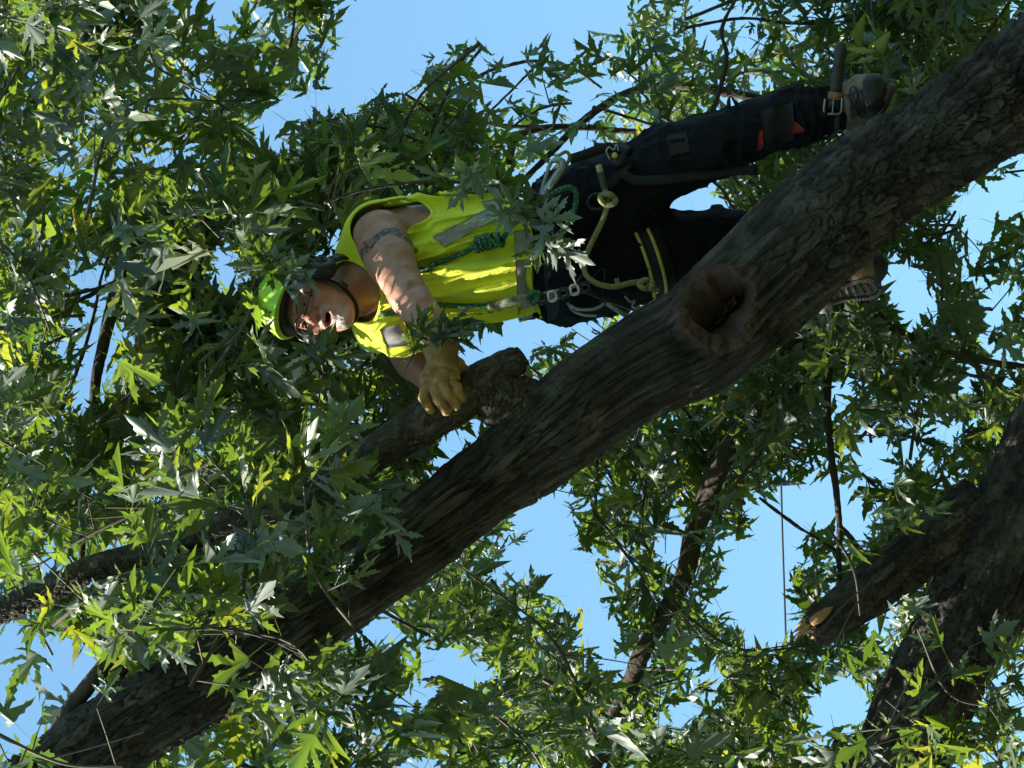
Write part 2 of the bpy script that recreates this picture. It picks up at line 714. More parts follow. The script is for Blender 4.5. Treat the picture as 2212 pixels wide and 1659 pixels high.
TRUNK = [(2600, 560, -.45, 140), (2460, 740, -.45, 130), (2330, 900, -.46, 122), (2215, 1103, -.48, 112), (2122, 1280, -.50, 106), (2038, 1447, -.52, 101), (1941, 1640, -.54, 99),
         (1850, 1810, -.56, 100), (1780, 1990, -.58, 97)]
SIDE = [(2120, 1090, -.48, 66), (2055, 1140, -.46, 60), (1975, 1200, -.42, 55), (1893, 1262, -.38, 52), (1830, 1312, -.36, 48), (1775, 1350, -.35, 42), (1752, 1364, -.35, 36)]

HOLE_C, HOLE_D = np.array([1564.0, 657.0]), norm(np.array([0.85, -0.52]))
HOLE_N = np.array([-HOLE_D[1], HOLE_D[0]])


def hole_q(UV, a, b, c=HOLE_C):
    d = UV - c
    u, v = d @ HOLE_D, d @ HOLE_N
    return np.sqrt((u / a) ** 2 + (v / (b * (1 + 0.22 * np.clip(-u / a, -1, 1)))) ** 2)


def bark(s, th, R, L, w, amp, seed):
    """furrowed bark: long interlacing plates with sharp cracks, smaller flakes lifting on them"""
    c, sn_ = np.cos(th), np.sin(th)
    q = np.stack([s / L, R * c / w, R * sn_ / w], 1)
    wn_ = np.stack([vnoise(q * np.array([1.3, .8, .8]) + 7.3 * k, seed + 20 + k) for k in range(3)], 1)
    f1, f2, cid, cs = worley(q + wn_ * np.array([.35, .55, .55]), seed)
    plate = sstep(0.0, 0.12, f2 - f1)
    d = plate * (0.55 + 0.7 * cid) + 0.45 * plate * cs
    k2 = np.array([2.4, 2.3, 2.3])
    f1, f2, cid2, cs2 = worley(q * k2 + wn_ * .9, seed + 5)
    d = d + 0.30 * sstep(0.0, 0.14, f2 - f1) * (0.35 + cid2) + 0.22 * cs2
    d = d + 0.20 * fbm(q * np.array([5.0, 7.0, 7.0]), 2, seed + 40)
    bark.cid = cid * .65 + cid2 * .35
    return amp * (d - 0.85)


def limb_mesh(spec, M, N, L, w, amp, seed, hole=False, stretch=None):
    P = mm([a[:3] for a in spec])
    R = np.array([a[3] / PPM * (1 - a[2] / DIST) for a in spec])
    store = {}

    def disp(C, d, s, th, r):
        LL = L if stretch is None else L * np.interp(proj(C)[:, 0], [700, 1250, 1750], [stretch, stretch * 0.85, 1.0])
        am = amp * (0.75 + 0.5 * (vnoise(np.stack([s * 2.1, np.cos(th) * 1.2, np.sin(th) * 1.2], 1), seed + 90)))
        ww = w if stretch is None else w * np.interp(proj(C)[:, 0], [900, 1500, 1800], [.80, .88, 1.0])
        b = bark(s, th, r, LL, ww, am, seed)
        b = b + 0.014 * r / 0.15 * fbm(np.stack([s * 4.0, np.cos(th) * 1.5, np.sin(th) * 1.5], 1), 2, seed + 60)
        store['plate'] = bark.cid
        lich = np.clip(0.5 + (d @ norm(UPV + np.array([0, .6, .2]))) * 0.8, 0, 1)
        wood = np.zeros(len(s))
        if hole:
            UV = proj(C + d * r[:, None])
            fr = d[:, 2] > 0.05
            wob = 1 + 0.17 * fbm(np.stack([UV[:, 0] / 45, UV[:, 1] / 45, s * 0], 1), 3, 77)
            qc = hole_q(UV, 92, 74, np.array([1558.0, 664.0])) * wob
            qh = hole_q(UV, 76, 58) * wob
            col = np.exp(-((qc - 0.95) / 0.20) ** 2)
            keep = np.where(fr, sstep(0.85, 1.35, qc), 1.0)
            ang = np.arctan2(UV[:, 1] - 664, UV[:, 0] - 1558)
            ripple = 0.010 * fbm(np.stack([np.cos(ang) * 5, np.sin(ang) * 5, qc * 2.2], 1), 3, 31) + .006 * (np.abs(vnoise(np.stack([np.cos(ang) * 9, np.sin(ang) * 9, qc * 5], 1), 37)) - .4) + .004 * fbm(np.stack([UV[:, 0] / 7, UV[:, 1] / 7, s * 0], 1), 2, 38)
            b = b * keep + np.where(fr, col * 0.019 + (1 - keep) * (ripple + .35 * b), 0)
            lump = 0.07 * np.exp(-(((UV[:, 0] - 1583) / 24) ** 2 + ((UV[:, 1] - 642) / 20) ** 2)) * (1 + 0.8 * fbm(np.stack([UV[:, 0] / 12, UV[:, 1] / 12, s * 0], 1), 2, 5))
            b = b + np.where(fr, -(0.125 - lump + .04 * fbm(np.stack([UV[:, 0] / 20, UV[:, 1] / 20, s * 0], 1), 3, 15)) * (1 - sstep(0.80, 1.0, qh)), 0)
            wood = np.where(fr, 1 - sstep(.95, 1.25, qc), 0) * np.clip(.75 + .5 * fbm(np.stack([UV[:, 0] / 16, UV[:, 1] / 16, s * 0], 1), 2, 8), 0, 1)
            lich = lich * (1 - wood)
        store['lichen'], store['wood'] = lich, wood
        return b

    V, F = tube(P, R, M, N, disp)
    at = {k: np.concatenate([v, [0, 0]]) for k, v in store.items()}
    return V, F, at


maple = thing('maple_tree', ground_point(m(2560, -110, .18), 0.35, 0.2), 'big silver maple whose thick diagonal limb carries the climber', 'tree')
V, F, A = limb_mesh(LIMB, 1150, 290, 0.072, 0.022, 0.018, 3, hole=True, stretch=1.7)
mk('limb', V, F, M_BARK, maple, A, label='thick furrowed limb with an open knot hole')
# the limb runs on down, out of the frame, to the foot of the tree
p0 = m(2540, -95, .18)
gp = ground_point(m(2560, -110, .18), 0.35, 0.2)
V, F = tube([p0 + (p0 - m(2600, -140, .18)) * 0.3, p0 * 0.75 + gp * 0.25 + np.array([0, .12, 0]), p0 * 0.4 + gp * 0.6 + np.array([0, .1, 0]), gp], [0.18, 0.24, 0.29, 0.42], 120, 60,
            lambda C, d, s, th, r: bark(s, th, r, .12, .06, .02, 15))
z0 = np.zeros(len(V))
mk('trunk', V, F, M_BARK, maple, {'lichen': z0, 'wood': z0, 'plate': z0 + .4})
V, F, A = limb_mesh(BRANCH, 640, 110, 0.022, 0.015, 0.0058, 9)
mk('branch', V, F, M_BARK2, maple, A, label='smooth side branch the climber holds, with a blunt sawn stub')
V, F, A = limb_mesh([(1175, 935, .33, 84), (1130, 893, .35, 76), (1082, 864, .37, 62), (1035, 850, .38, 48), (1000, 860, .385, 38)], 130, 100, 0.02, 0.016, 0.009, 29)
mk('branch_collar', V, F, M_BARK2, maple, A)


def branch(spec, r0, M, N, parent, name='branch', amp=0.0015, mat=None, seed=0):
    P = mm([a[:3] for a in spec])
    n = len(spec)
    R = np.array([a[3] for a in spec]) / PPM if len(spec[0]) > 3 else np.linspace(r0[0], r0[1], n) / PPM
    V, F = tube(P, R, M, N, lambda C, d, s, th, r: amp * fbm(np.stack([s * 60, np.cos(th) * 2.2, np.sin(th) * 2.2], 1), 3, seed) + r * 0.16 * vnoise(np.stack([s * 9, np.cos(th), np.sin(th)], 1), seed + 3))
    z = np.full(len(V), 0.25)
    return mk(name, V, F, mat or M_BARK2, parent, {'lichen': z, 'plate': z + .2})


far = 'branch'
branch([(1790, 700, -.9), (1720, 760, -1.0), (1640, 850, -1.1), (1560, 1000, -1.2), (1505, 1140, -1.3), (1470, 1260, -1.3), (1400, 1390, -1.35), (1350, 1500, -1.4), (1300, 1610, -1.4), (1260, 1720, -1.4)], (28, 20), 260, 18, maple, seed=1)
branch([(1690, 230, -1.6), (1600, 205, -1.6), (1480, 186, -1.6), (1400, 190, -1.6), (1330, 212, -1.6), (1250, 268, -1.6), (1190, 330, -1.6), (1120, 400, -1.6)], (12, 8), 160, 12, maple, seed=2)
branch([(1700, 300, -1.9), (1540, 288, -1.9), (1360, 283, -1.9), (1250, 275, -1.9), (1100, 272, -1.9), (960, 260, -1.9), (760, 285, -1.9), (600, 292, -1.9)], (9, 3), 180, 10, maple, seed=3)
branch([(1290, 276, -1.8), (1200, 274, -1.75), (1140, 285, -1.7), (1110, 303, -1.65), (1104, 330, -1.6), (1098, 352, -1.58)], (9, 10), 70, 12, maple, seed=4)
branch([(275, 520, -1.0, 16), (262, 600, -1.0, 17), (240, 670, -1.0, 16), (225, 740, -1.0, 15), (207, 830, -1.0, 13), (200, 950, -1.0, 11), (190, 1050, -1.0, 9), (178, 1180, -1.0, 8), (172, 1260, -1, 7)], None, 200, 14, maple, seed=5)
branch([(300, 430, -.8), (255, 500, -.8), (222, 590, -.8), (205, 670, -.8), (180, 760, -.75), (140, 870, -.7), (100, 950, -.65), (20, 1012, -.6), (-40, 1060, -.6)], (3, 5.5), 140, 8, maple, seed=6)
branch([(140, 660, -.9), (190, 640, -.92), (240, 612, -.95), (330, 572, -1.0), (410, 530, -1.0)], (6, 4), 60, 8, maple, seed=7)
branch([(130, 642, -.7), (200, 625, -.7), (300, 590, -.72), (380, 560, -.75)], (4, 3), 60, 8, maple, seed=8)
branch([(100, 935, -.65), (180, 930, -.6), (260, 945, -.6), (320, 968, -.6)], (4, 2), 50, 8, maple, seed=9)
branch([(1855, 540, -.7), (1832, 620, -.8), (1806, 700, -.85), (1790, 800, -.9), (1788, 900, -.9), (1796, 990, -.9), (1806, 1060, -.9), (1814, 1140, -.9), (1812, 1200, -.9), (1820, 1300, -.9)], (13, 6), 160, 10, maple, seed=10)
branch([(1812, 1138, -.9), (1836, 1160, -.9), (1860, 1190, -.9), (1900, 1220, -.9)], (8, 5), 40, 10, maple, seed=11)
branch([(1640, 1075, -1.2), (1720, 1135, -1.2), (1790, 1180, -1.2), (1850, 1228, -1.2), (1900, 1272, -1.2)], (3.5, 5), 80, 8, maple, seed=12)
branch([(1840, 620, -1.0), (1880, 660, -1.0), (1920, 705, -1.0), (1990, 738, -1.0), (2060, 765, -1.0), (2140, 782, -1.0), (2260, 800, -1.0)], (13, 8), 110, 10, maple, seed=13)
branch([(300, 1375, .42), (250, 1412, .44), (195, 1475, .46), (150, 1530, .48), (118, 1590, .49)], (19, 17), 90, 16, maple, seed=14)
branch([(262, 1440, .46), (245, 1470, .46), (236, 1500, .46), (232, 1530, .48)], (15, 17), 40, 16, maple, seed=15)
branch([(700, 438, .30), (760, 418, .30), (830, 402, .29), (880, 395, .28), (940, 390, .28), (1000, 394, .28), (1060, 402, .27)], (3.2, 2.2), 90, 8, maple, seed=16)
branch([(1460, 300, -.8), (1520, 262, -.8), (1600, 232, -.8), (1700, 190, -.85), (1820, 160, -.9)], (8, 6), 80, 10, maple, seed=17)
branch([(1520, 372, -.6), (1560, 410, -.6), (1580, 445, -.6), (1604, 480, -.6)], (4, 3), 40, 8, maple, seed=18)
branch([(1540, 245, -.9), (1558, 180, -.9), (1570, 120, -.9), (1560, 60, -.9), (1600, -20, -.9)], (6, 4), 60, 8, maple, seed=19)
branch([(1480, 60, -1.2), (1600, 40, -1.2), (1740, 50, -1.2), (1900, 20, -1.2), (2000, 30, -1.2)], (4, 4), 60, 8, maple, seed=20)
branch([(1300, 190, -1.8), (1240, 150, -1.8), (1160, 132, -1.8), (1060, 152, -1.8), (990, 196, -1.8), (900, 250, -1.8)], (3.5, 5), 80, 8, maple, seed=21)
branch([(1160, 140, -1.8), (1110, 190, -1.8), (1050, 250, -1.8)], (3, 3), 40, 8, maple, seed=22)

# ------------------------------------------------------------------ the second stem at lower right
maple2 = thing('maple_tree', ground_point(m(2600, 560, -.45), 0.1, 0.1), 'dark neighbouring maple trunk at lower right with a snapped side limb', 'tree')
V, F, A = limb_mesh(TRUNK, 520, 200, 0.11, 0.020, 0.013, 53)
mk('trunk', V, F, M_BARK, maple2, A)
p0 = m(2590, 575, -.45)
gp = ground_point(m(2600, 560, -.45), 0.1, 0.1)
V, F = tube([p0, p0 * 0.65 + gp * 0.35, p0 * 0.3 + gp * 0.7, gp], [0.19, 0.22, 0.26, 0.36], 90, 48, lambda C, d, s, th, r: bark(s, th, r, .16, .06, .02, 16))
z0 = np.zeros(len(V))
mk('trunk', V, F, M_BARK, maple2, {'lichen': z0, 'wood': z0, 'plate': z0 + .4})
V, F, A = limb_mesh(SIDE, 200, 110, 0.08, 0.016, 0.008, 63)
sl = mk('broken_limb', V, F, M_BARK, maple2, A, label='snapped limb end with bare orange wood')
# torn wood at its end: splinters of different length round the break
mb = MB()
e0, e1 = m(1768, 1352, -.345), m(1738, 1373, -.34)
dv = norm(e1 - e0)
A1 = norm(np.cross(dv, [0, 0, 1.0]))
for k in range(30):
    a = RNG.uniform(0, 2 * math.pi)
    q = math.sqrt(RNG.uniform(0, 1)) * 0.038
    o_ = A1 * math.cos(a) * q + np.array([0, 0, 1.0]) * math.sin(a) * q
    ln = RNG.uniform(.025, .06) * (1.3 if o_ @ A1 > 0 else .7)
    Vt, Ft = tube([e0 + o_ - dv * .01, e0 + o_ + dv * ln * .6, e0 + o_ * 1.02 + dv * ln], [.010, .007, .0015], 5, 5)
    mb.add(Vt, Ft)
mb.build('torn_wood', M_WOOD, sl)
mb = MB()
P, R_, _ = resample(mm([(1752, 1345, -.292), (1768, 1334, -.288), (1785, 1321, -.292), (1800, 1310, -.30)]), [.012, .016, .012, .002], 14)
mb.add(*tube(P, R_, 14, 10))
mb.build('bare_wood', M_WOOD, sl)

# a thin overhead wire far behind
wire = mk('utility_wire', *tube(mm([(1684, 860, -9), (1689, 1110, -9), (1697, 1362, -9), (1706, 1700, -9)]), 0.006, 30, 6), noise_mat('wire_black', (.02, .02, .022), (.04, .04, .045), 8), None)
tag(wire, 'thin dark utility wire crossing the lower right sky gap', 'wire')

# ------------------------------------------------------------------ foliage
HALF = [(0, 0), (.06, .00), (.14, .035), (.22, .0), (.27, .045), (.37, .03), (.50, .10), (.385, .105), (.36, .15), (.27, .135), (.22, .17), (.115, .23),
        (.19, .29), (.245, .275), (.285, .36), (.375, .375), (.385, .45), (.47, .50), (.60, .70), (.455, .605), (.42, .655), (.35, .555), (.29, .575), (.245, .46), (.17, .42), (.07, .31),
        (.09, .44), (.115, .505), (.18, .555), (.135, .60), (.235, .715), (.15, .70), (.15, .775), (.085, .79), (.07, .87), (0, 1.02)]


def leaf_base():
    pts = [Vector((x, y, 0)) for x, y in HALF]
    T = tessellate_polygon([pts])
    n = len(HALF)
    X = np.array([(x, y) for x, y in HALF])
    tris = []
    for t in T:
        a, b, c = t
        u, v = X[b] - X[a], X[c] - X[a]
        ar = u[0] * v[1] - u[1] * v[0]
        if abs(ar) < 1e-7:
            continue
        tris.append((a, b, c) if ar > 0 else (a, c, b))
    idx = {}
    V = [tuple(p) for p in X]
    for i, (x, y) in enumerate(X):
        if x == 0:
            idx[i] = i
        else:
            idx[i] = len(V)
            V.append((-x, y))
    F = list(tris) + [(idx[a], idx[c], idx[b]) for a, b, c in tris]
    # petiole: a thin stalk behind the base
    k = len(V)
    V += [(-.008, .02), (.008, .02), (.005, -.42), (-.005, -.42)]
    F += [(k, k + 2, k + 1), (k, k + 3, k + 2)]
    return np.array(V), np.array(F)


LV, LF = leaf_base()
NLV = len(LV)


def leaf_shape(fold, droop, curl, twist):
    """arrays of n -> n x NLV x 3 leaf surfaces, length 1, base at origin, tip +y, upper side +z"""
    x, y = LV[:, 0][None], LV[:, 1][None]
    f, d, c, t = [a[:, None] for a in (fold, droop, curl, twist)]
    ax = np.abs(x)
    yy = np.clip(y, 0, 2)
    z = f * ax - d * yy ** 2 - c * ax ** 2 * 1.6 + 0.035 * np.sin(ax * 23 + yy * 9) * (yy > 0.05)
    yb = np.minimum(y, 0)
    z = z - 0.5 * d * yb ** 2 - 0.12 * yb
    z = z + t * x * yy
    return np.stack([np.broadcast_to(x * (1 - 0.22 * np.abs(f)), z.shape), np.broadcast_to(y * (1 - 0.15 * d), z.shape), z], 2)


# holes in the crown through which the sky shows, and the outlines of climber and limbs (picture units)
def zx(L, ox, oy, k):
    return [(ox + x * k, oy + y * k) for x, y in L]


GAPS = [
    [(1050, -60), (1255, -60), (1248, 30), (1190, 80), (1125, 112), (1060, 142), (1045, 85), (945, 88), (920, 130), (905, 186), (800, 206), (700, 240), (640, 262), (580, 290), (600, 225), (670, 180), (715, 165), (745, 120), (765, 90), (820, 62), (890, 38), (960, 30)],
    [(1280, -60), (1352, -60), (1346, 60), (1305, 75), (1275, 40)],
    [(1040, 195), (1120, 150), (1125, 190), (1070, 235), (1035, 235)],
    [(1250, 190), (1320, 150), (1330, 190), (1260, 225)],
    [(165, 566), (250, 580), (246, 640), (242, 690), (288, 742), (250, 802), (225, 790), (205, 874), (165, 872), (145, 812), (165, 740), (196, 690), (158, 640)],
    [(455, 540), (520, 520), (556, 585), (505, 640), (450, 620)], [(690, 520), (735, 490), (738, 560), (710, 565)],
    [(985, 742), (1080, 712), (1170, 680), (1222, 688), (1175, 730), (1135, 762), (1100, 765), (1040, 785), (1000, 772)],
    [(958, 935), (1040, 898), (1034, 936), (990, 1000), (940, 1040), (935, 1000)],
    [(390, 930), (440, 925), (470, 960), (440, 985), (395, 975)], [(320, 812), (352, 805), (350, 830), (322, 830)],
    zx([(1000, 140), (1140, 130), (1150, 240), (1240, 270), (1250, 450), (1300, 520), (1380, 580), (1300, 660), (1390, 730), (1380, 790), (1340, 870), (1450, 900), (1470, 1010), (1400, 980), (1320, 910), (1230, 880), (1180, 800), (1280, 790), (1270, 710), (1190, 660), (1110, 640), (1100, 580), (1110, 500), (990, 470), (860, 520), (780, 490), (830, 450), (900, 360), (990, 290), (980, 200)], 768, 1042.4, .3968),
    zx([(130, 740), (280, 800), (370, 900), (520, 920), (600, 850), (570, 990), (680, 1000), (700, 1100), (640, 1130), (540, 1110), (440, 1170), (320, 1150), (300, 1210), (240, 1250), (250, 1150), (300, 1040), (270, 960), (320, 930), (200, 880), (110, 900), (20, 840)], 768, 1042.4, .3968),
    zx([(1600, 260), (1790, 310), (1740, 500), (1690, 490), (1700, 380), (1650, 340)], 768, 1042.4, .3968),
    zx([(2000, 310), (2230, 250), (2230, 700), (2100, 710), (1960, 680), (1900, 640), (1880, 600), (1960, 560), (1980, 490), (1960, 440), (1980, 400)], 768, 1042.4, .3968),
    zx([(1760, 900), (1900, 950), (1990, 980), (1990, 1080), (1890, 1090), (1740, 960)], 768, 1042.4, .3968),
    zx([(1720, 1130), (1870, 1180), (1980, 1160), (1960, 1240), (1800, 1340), (1700, 1330), (1670, 1250), (1760, 1190)], 768, 1042.4, .3968),
    zx([(120, 1290), (200, 1270), (200, 1330), (130, 1360)], 768, 1042.4, .3968), zx([(270, 1500), (420, 1480), (500, 1560), (300, 1600)], 768, 1042.4, .3968),
    zx([(-10, 520), (120, 500), (290, 490), (320, 560), (330, 640), (250, 630), (180, 700), (190, 770), (110, 800), (110, 860), (220, 900), (190, 960), (150, 980), (120, 1060), (30, 1110), (-60, 1080), (-60, 620)], 1645.8, 822.9, .504),
    zx([(345, 470), (480, 540), (440, 630), (450, 700), (360, 640)], 1645.8, 822.9, .504), zx([(380, 300), (520, 295), (610, 355), (560, 425), (470, 400), (390, 370)], 1645.8, 822.9, .504),
    zx([(700, 180), (870, 175), (830, 265), (730, 245)], 1645.8, 822.9, .504), zx([(440, 1080), (560, 1000), (600, 1120), (560, 1150)], 1645.8, 822.9, .504),
    zx([(285, 40), (375, 0), (400, 125), (300, 140)], 1645.8, 822.9, .504), zx([(210, 1380), (400, 1300), (440, 1440), (260, 1560)], 1645.8, 822.9, .504),
    [(1900, 552), (1950, 572), (2000, 600), (2012, 680), (1960, 705), (1930, 650), (1900, 625)], [(2070, 405), (2150, 385), (2220, 390), (2225, 440), (2150, 450), (2120, 520), (2080, 470)],
    [(1440, 430), (1540, 390), (1545, 440), (1530, 470), (1450, 475)], [(1120, 170), (1160, 165), (1150, 200), (1120, 200)],
    [(1840, 330), (1850, 330), (1846, 350)], [(1050, 80), (1100, 70), (1090, 110), (1055, 120)], [(110, 1430), (190, 1410), (200, 1470), (170, 1540), (120, 1500)],
    [(2060, 560), (2110, 540), (2130, 600), (2080, 620)], [(2120, 640), (2170, 620), (2180, 680)], [(310, 320), (400, 300), (400, 330), (340, 360)], [(560, 280), (600, 275), (600, 320), (570, 330)],
]
MAN = [(560, 540), (700, 545), (740, 470), (820, 420), (900, 400), (1010, 375), (1120, 420), (1200, 320), (1400, 280), (1500, 270), (1700, 200), (1790, 170), (1800, 80), (1850, 80), (1850, 140), (1945, 140), (1945, 260), (1700, 340), (1560, 400),
       (1560, 500), (1540, 640), (1450, 660), (1300, 700), (1160, 720), (1010, 760), (1020, 860), (990, 920), (890, 900), (900, 800), (830, 780), (760, 740), (640, 770), (550, 720)]


def outline(spec, e=1.0):
    P = np.array([a[:2] for a in spec], float)
    R = np.array([a[3] for a in spec]) * e
    T = norm(np.gradient(P, axis=0))
    Nn = np.stack([-T[:, 1], T[:, 0]], 1)
    return [tuple(p) for p in P + Nn * R[:, None]] + [tuple(p) for p in (P - Nn * R[:, None])[::-1]]


LIMB_O, BR_O, TR_O, SI_O = outline(LIMB, 1.05), outline(BRANCH, 1.05), outline(TRUNK, 1.05), outline(SIDE)
FRONT = [(470, 1040), (640, 1010), (820, 1005), (905, 1120), (860, 1230), (720, 1310), (680, 1400), (560, 1500), (450, 1550), (400, 1480), (330, 1330), (330, 1180)]

DENS = 0.48
GAPS = [[((x - sum(p[0] for p in g_) / len(g_)) * 1.13 + sum(p[0] for p in g_) / len(g_), (y - sum(p[1] for p in g_) / len(g_)) * 1.13 + sum(p[1] for p in g_) / len(g_)) for x, y in g_] for g_ in GAPS]
LEAVES = dict(pos=[], ax=[], nor=[], size=[], tree=[])   # gathered leaves
TWIG = {0: MB(), 1: MB()}


def add_leaf(p, ax, nor, size, tree, force=False):
    LEAVES['pos'].append(p)
    LEAVES['ax'].append(ax)
    LEAVES['nor'].append(nor)
    LEAVES['size'].append(-size if force else size)
    LEAVES['tree'].append(tree)


def spray(p, d, length, n, size, tree, force=False, flat=0.75, stem=True):
    """a twig with opposite pairs of long-stalked leaves and one at its tip"""
    d = norm(d)
    e = p + d * length - UPV * length * 0.12
    mid = (p + e) / 2 + RNG.normal(0, .02, 3) * length * 4 * .2
    if stem and not gapmask(proj(np.array([p, mid, e]))).any():
        V, F = tube([p, mid, e], [.0026, .002, .0013], 5, 4, capr=False)
        TWIG[tree].add(V, F)
    k = 0
    for i in range(n):
        t = 0.25 + 0.75 * i / max(n - 1, 1)
        q = p * (1 - t) ** 2 + 2 * mid * t * (1 - t) + e * t * t
        a0 = RNG.uniform(0, math.pi)
        s1 = norm(np.cross(d, norm(RNG.normal(0, 1, 3))))
        for sgn in ((1, -1) if i < n - 1 else (1, -1, 0)):
            if RNG.random() < 0.06:
                continue
            side = s1 * sgn if sgn else d
            sz = size * RNG.choice([RNG.uniform(.45, .8), RNG.uniform(.75, 1.1), RNG.uniform(1.0, 1.35)], p=[.18, .5, .32])
            ax = norm(side * 0.9 + d * 0.55 - UPV * RNG.uniform(.0, .75) + RNG.normal(0, .28, 3))
            nn = norm(UPV * flat + RNG.normal(0, .55, 3) + SUNL * .15)
            nn = nn - ax * (nn @ ax)
            if np.linalg.norm(nn) < .15:
                nn = np.cross(ax, RNG.normal(0, 1, 3))
            add_leaf(q + ax * sz * 0.5, ax, norm(nn), sz, tree, force)
            k += 1


GBOX = [(min(p[0] for p in g_), max(p[0] for p in g_), min(p[1] for p in g_), max(p[1] for p in g_)) for g_ in GAPS]


def gapmask(UV):
    r = np.zeros(len(UV), bool)
    x0, y0 = UV.min(0)
    x1, y1 = UV.max(0)
    for gp_, (a_, b_, c_, d_) in zip(GAPS, GBOX):
        if x1 >= a_ and x0 <= b_ and y1 >= c_ and y0 <= d_:
            r |= inpoly(UV, gp_)
    return r


def bough(px, py, z, ang, length, nspray, size, tree, dz=0.0, dens=3):
    """a leafy side shoot: curved stem with sprays along it"""
    p = m(px, py, z)
    d = norm(np.array([math.cos(ang), -math.sin(ang), dz]))
    b = norm(np.cross(d, [0, 0, 1.0])) * RNG.normal(0, .16) * length
    C, R, _ = resample([p - d * length / 2, p + b - UPV * .03, p + d * length / 2], [.006, .0045, .0025], 24)
    UV = proj(C)
    if gapmask(UV).mean() > 0.55:
        return 0
    gm_ = gapmask(UV)
    if not gm_.any():
        V, F = tube(C, R, 16, 5, capr=False)
        TWIG[tree].add(V, F)
    else:
        k0 = 0
        for k1 in range(25):
            if k1 == 24 or gm_[k1]:
                if k1 - k0 > 4:
                    V, F = tube(C[k0:k1], R[k0:k1], max(4, (k1 - k0) * 2 // 3), 5, capr=False)
                    TWIG[tree].add(V, F)
                k0 = k1 + 1
    T = norm(np.gradient(C, axis=0))
    for k in range(nspray):
        t = (k + RNG.random()) / nspray
        i = int(t * 23)
        sd_ = norm(RNG.normal(0, 1, 3))
        dd = norm(T[i] * .5 + sd_ * 1.0 + UPV * .15)
        spray(C[i], dd, RNG.uniform(.10, .24), dens, size, tree)
    return 1


def nb(px, py, z, rx, ry, zr, n, length, nspray, size, tree=0, dens=3):
    """n boughs scattered in a box of the crown"""
    for _ in range(max(1, int(n * DENS + .5))):
        bough(px + RNG.uniform(-rx, rx), py + RNG.uniform(-ry, ry), z + RNG.uniform(-zr, zr), RNG.uniform(0, 2 * math.pi),
              length * RNG.uniform(.7, 1.3), nspray, size * RNG.uniform(.85, 1.15), tree, RNG.normal(0, .5), dens)


# left half: big leaves, near and far
nb(280, 250, -.6, 480, 420, .8, 50, .75, 8, .128)
nb(330, 800, -.7, 420, 330, .7, 32, .75, 8, .128)
nb(250, 1180, -.3, 420, 300, .5, 18, .7, 8, .128)
nb(700, 250, -1.6, 420, 350, .8, 26, .7, 7, .11)
nb(560, 820, -.95, 330, 260, .5, 22, .65, 8, .122)
nb(760, 1010, -.5, 260, 160, .4, 12, .6, 7, .11)
# behind and above the climber
nb(950, 330, -1.1, 340, 130, .5, 18, .6, 7, .095)
nb(1250, 220, -2.2, 330, 210, .8, 20, .6, 7, .085)
nb(1650, 130, -1.2, 420, 260, .6, 34, .7, 8, .10)
nb(2000, 150, -1.0, 320, 260, .6, 16, .7, 8, .11)
nb(1620, 450, -1.3, 220, 150, .5, 10, .6, 7, .09)
nb(1150, 600, -1.6, 380, 260, .5, 8, .6, 6, .09)
# right side below the limb
nb(2050, 650, -1.3, 260, 240, .5, 18, .7, 7, .10)
nb(1750, 850, -1.4, 230, 190, .5, 20, .65, 8, .104)
nb(1450, 980, -1.6, 260, 150, .6, 20, .65, 8, .10)
nb(2000, 830, -1.2, 230, 130, .5, 10, .65, 8, .10)
nb(1200, 960, -1.7, 200, 160, .5, 8, .6, 7, .09)
# bottom
nb(1100, 1400, -1.6, 330, 290, .6, 24, .65, 8, .108)
nb(820, 1500, -.9, 330, 220, .6, 20, .65, 8, .11)
nb(1440, 1400, -1.7, 260, 300, .5, 20, .65, 8, .106)
nb(450, 1600, -.4, 330, 160, .5, 16, .65, 8, .12)
nb(1650, 1500, -1.3, 240, 200, .5, 22, .65, 8, .105, 1)
nb(1950, 1150, -1.1, 250, 160, .4, 16, .6, 8, .10, 1)
nb(2000, 1590, -.05, 260, 90, .18, 5, .6, 8, .11, 1)
nb(1960, 1500, -.05, 160, 60, .12, 2, .5, 6, .10, 1)
nb(1880, 1200, -.12, 120, 70, .1, 3, .4, 6, .10, 1)
# in front of the upper limb
nb(620, 1180, .80, 220, 150, .12, 7, .5, 7, .125)
nb(430, 1440, .85, 140, 120, .12, 4, .5, 7, .13)
nb(60, 1560, .95, 90, 60, .12, 3, .4, 6, .14)
nb(250, 1330, .55, 240, 150, .2, 5, .55, 7, .125)
# boughs added sunward of the neighbouring trunk to shade it
for _ in range(5):
    q = m(RNG.uniform(1900, 2200), RNG.uniform(1150, 1600), -.5) + SUNL * RNG.uniform(.5, 1.1)
    u = proj(q[None])[0]
    bough(u[0], u[1], q[2], RNG.uniform(0, 6.28), .7, 8, .11, 1, RNG.normal(0, .4))
# boughs added out of frame, above and sunward, to throw the dappled shade
for _ in range(14):
    t = RNG.uniform(1.1, 4.6)
    q = m(RNG.uniform(650, 1900), RNG.uniform(250, 1150), RNG.uniform(-.3, .5)) + SUNL * t + RNG.normal(0, .2, 3)
    u = proj(q[None])[0]
    if -80 < u[0] < 2290 and -80 < u[1] < 1740:
        continue
    bough(u[0], u[1], q[2], RNG.uniform(0, 6.28), RNG.uniform(.5, .9), 8, .11, 0, RNG.normal(0, .5))

# leaves that hang in front of the climber, shoot by shoot
def lf(px, py, z, ax, nor, size, tree=0):
    """one leaf by the place of its blade centre; ax and nor in picture axes (x right, y up, z to lens)"""
    ax = norm(np.array(ax, float))
    nor = np.array(nor, float)
    nor = nor - ax * (nor @ ax)
    add_leaf(m(px, py, z) - ax * size * .45, ax, norm(nor), size, tree, True)


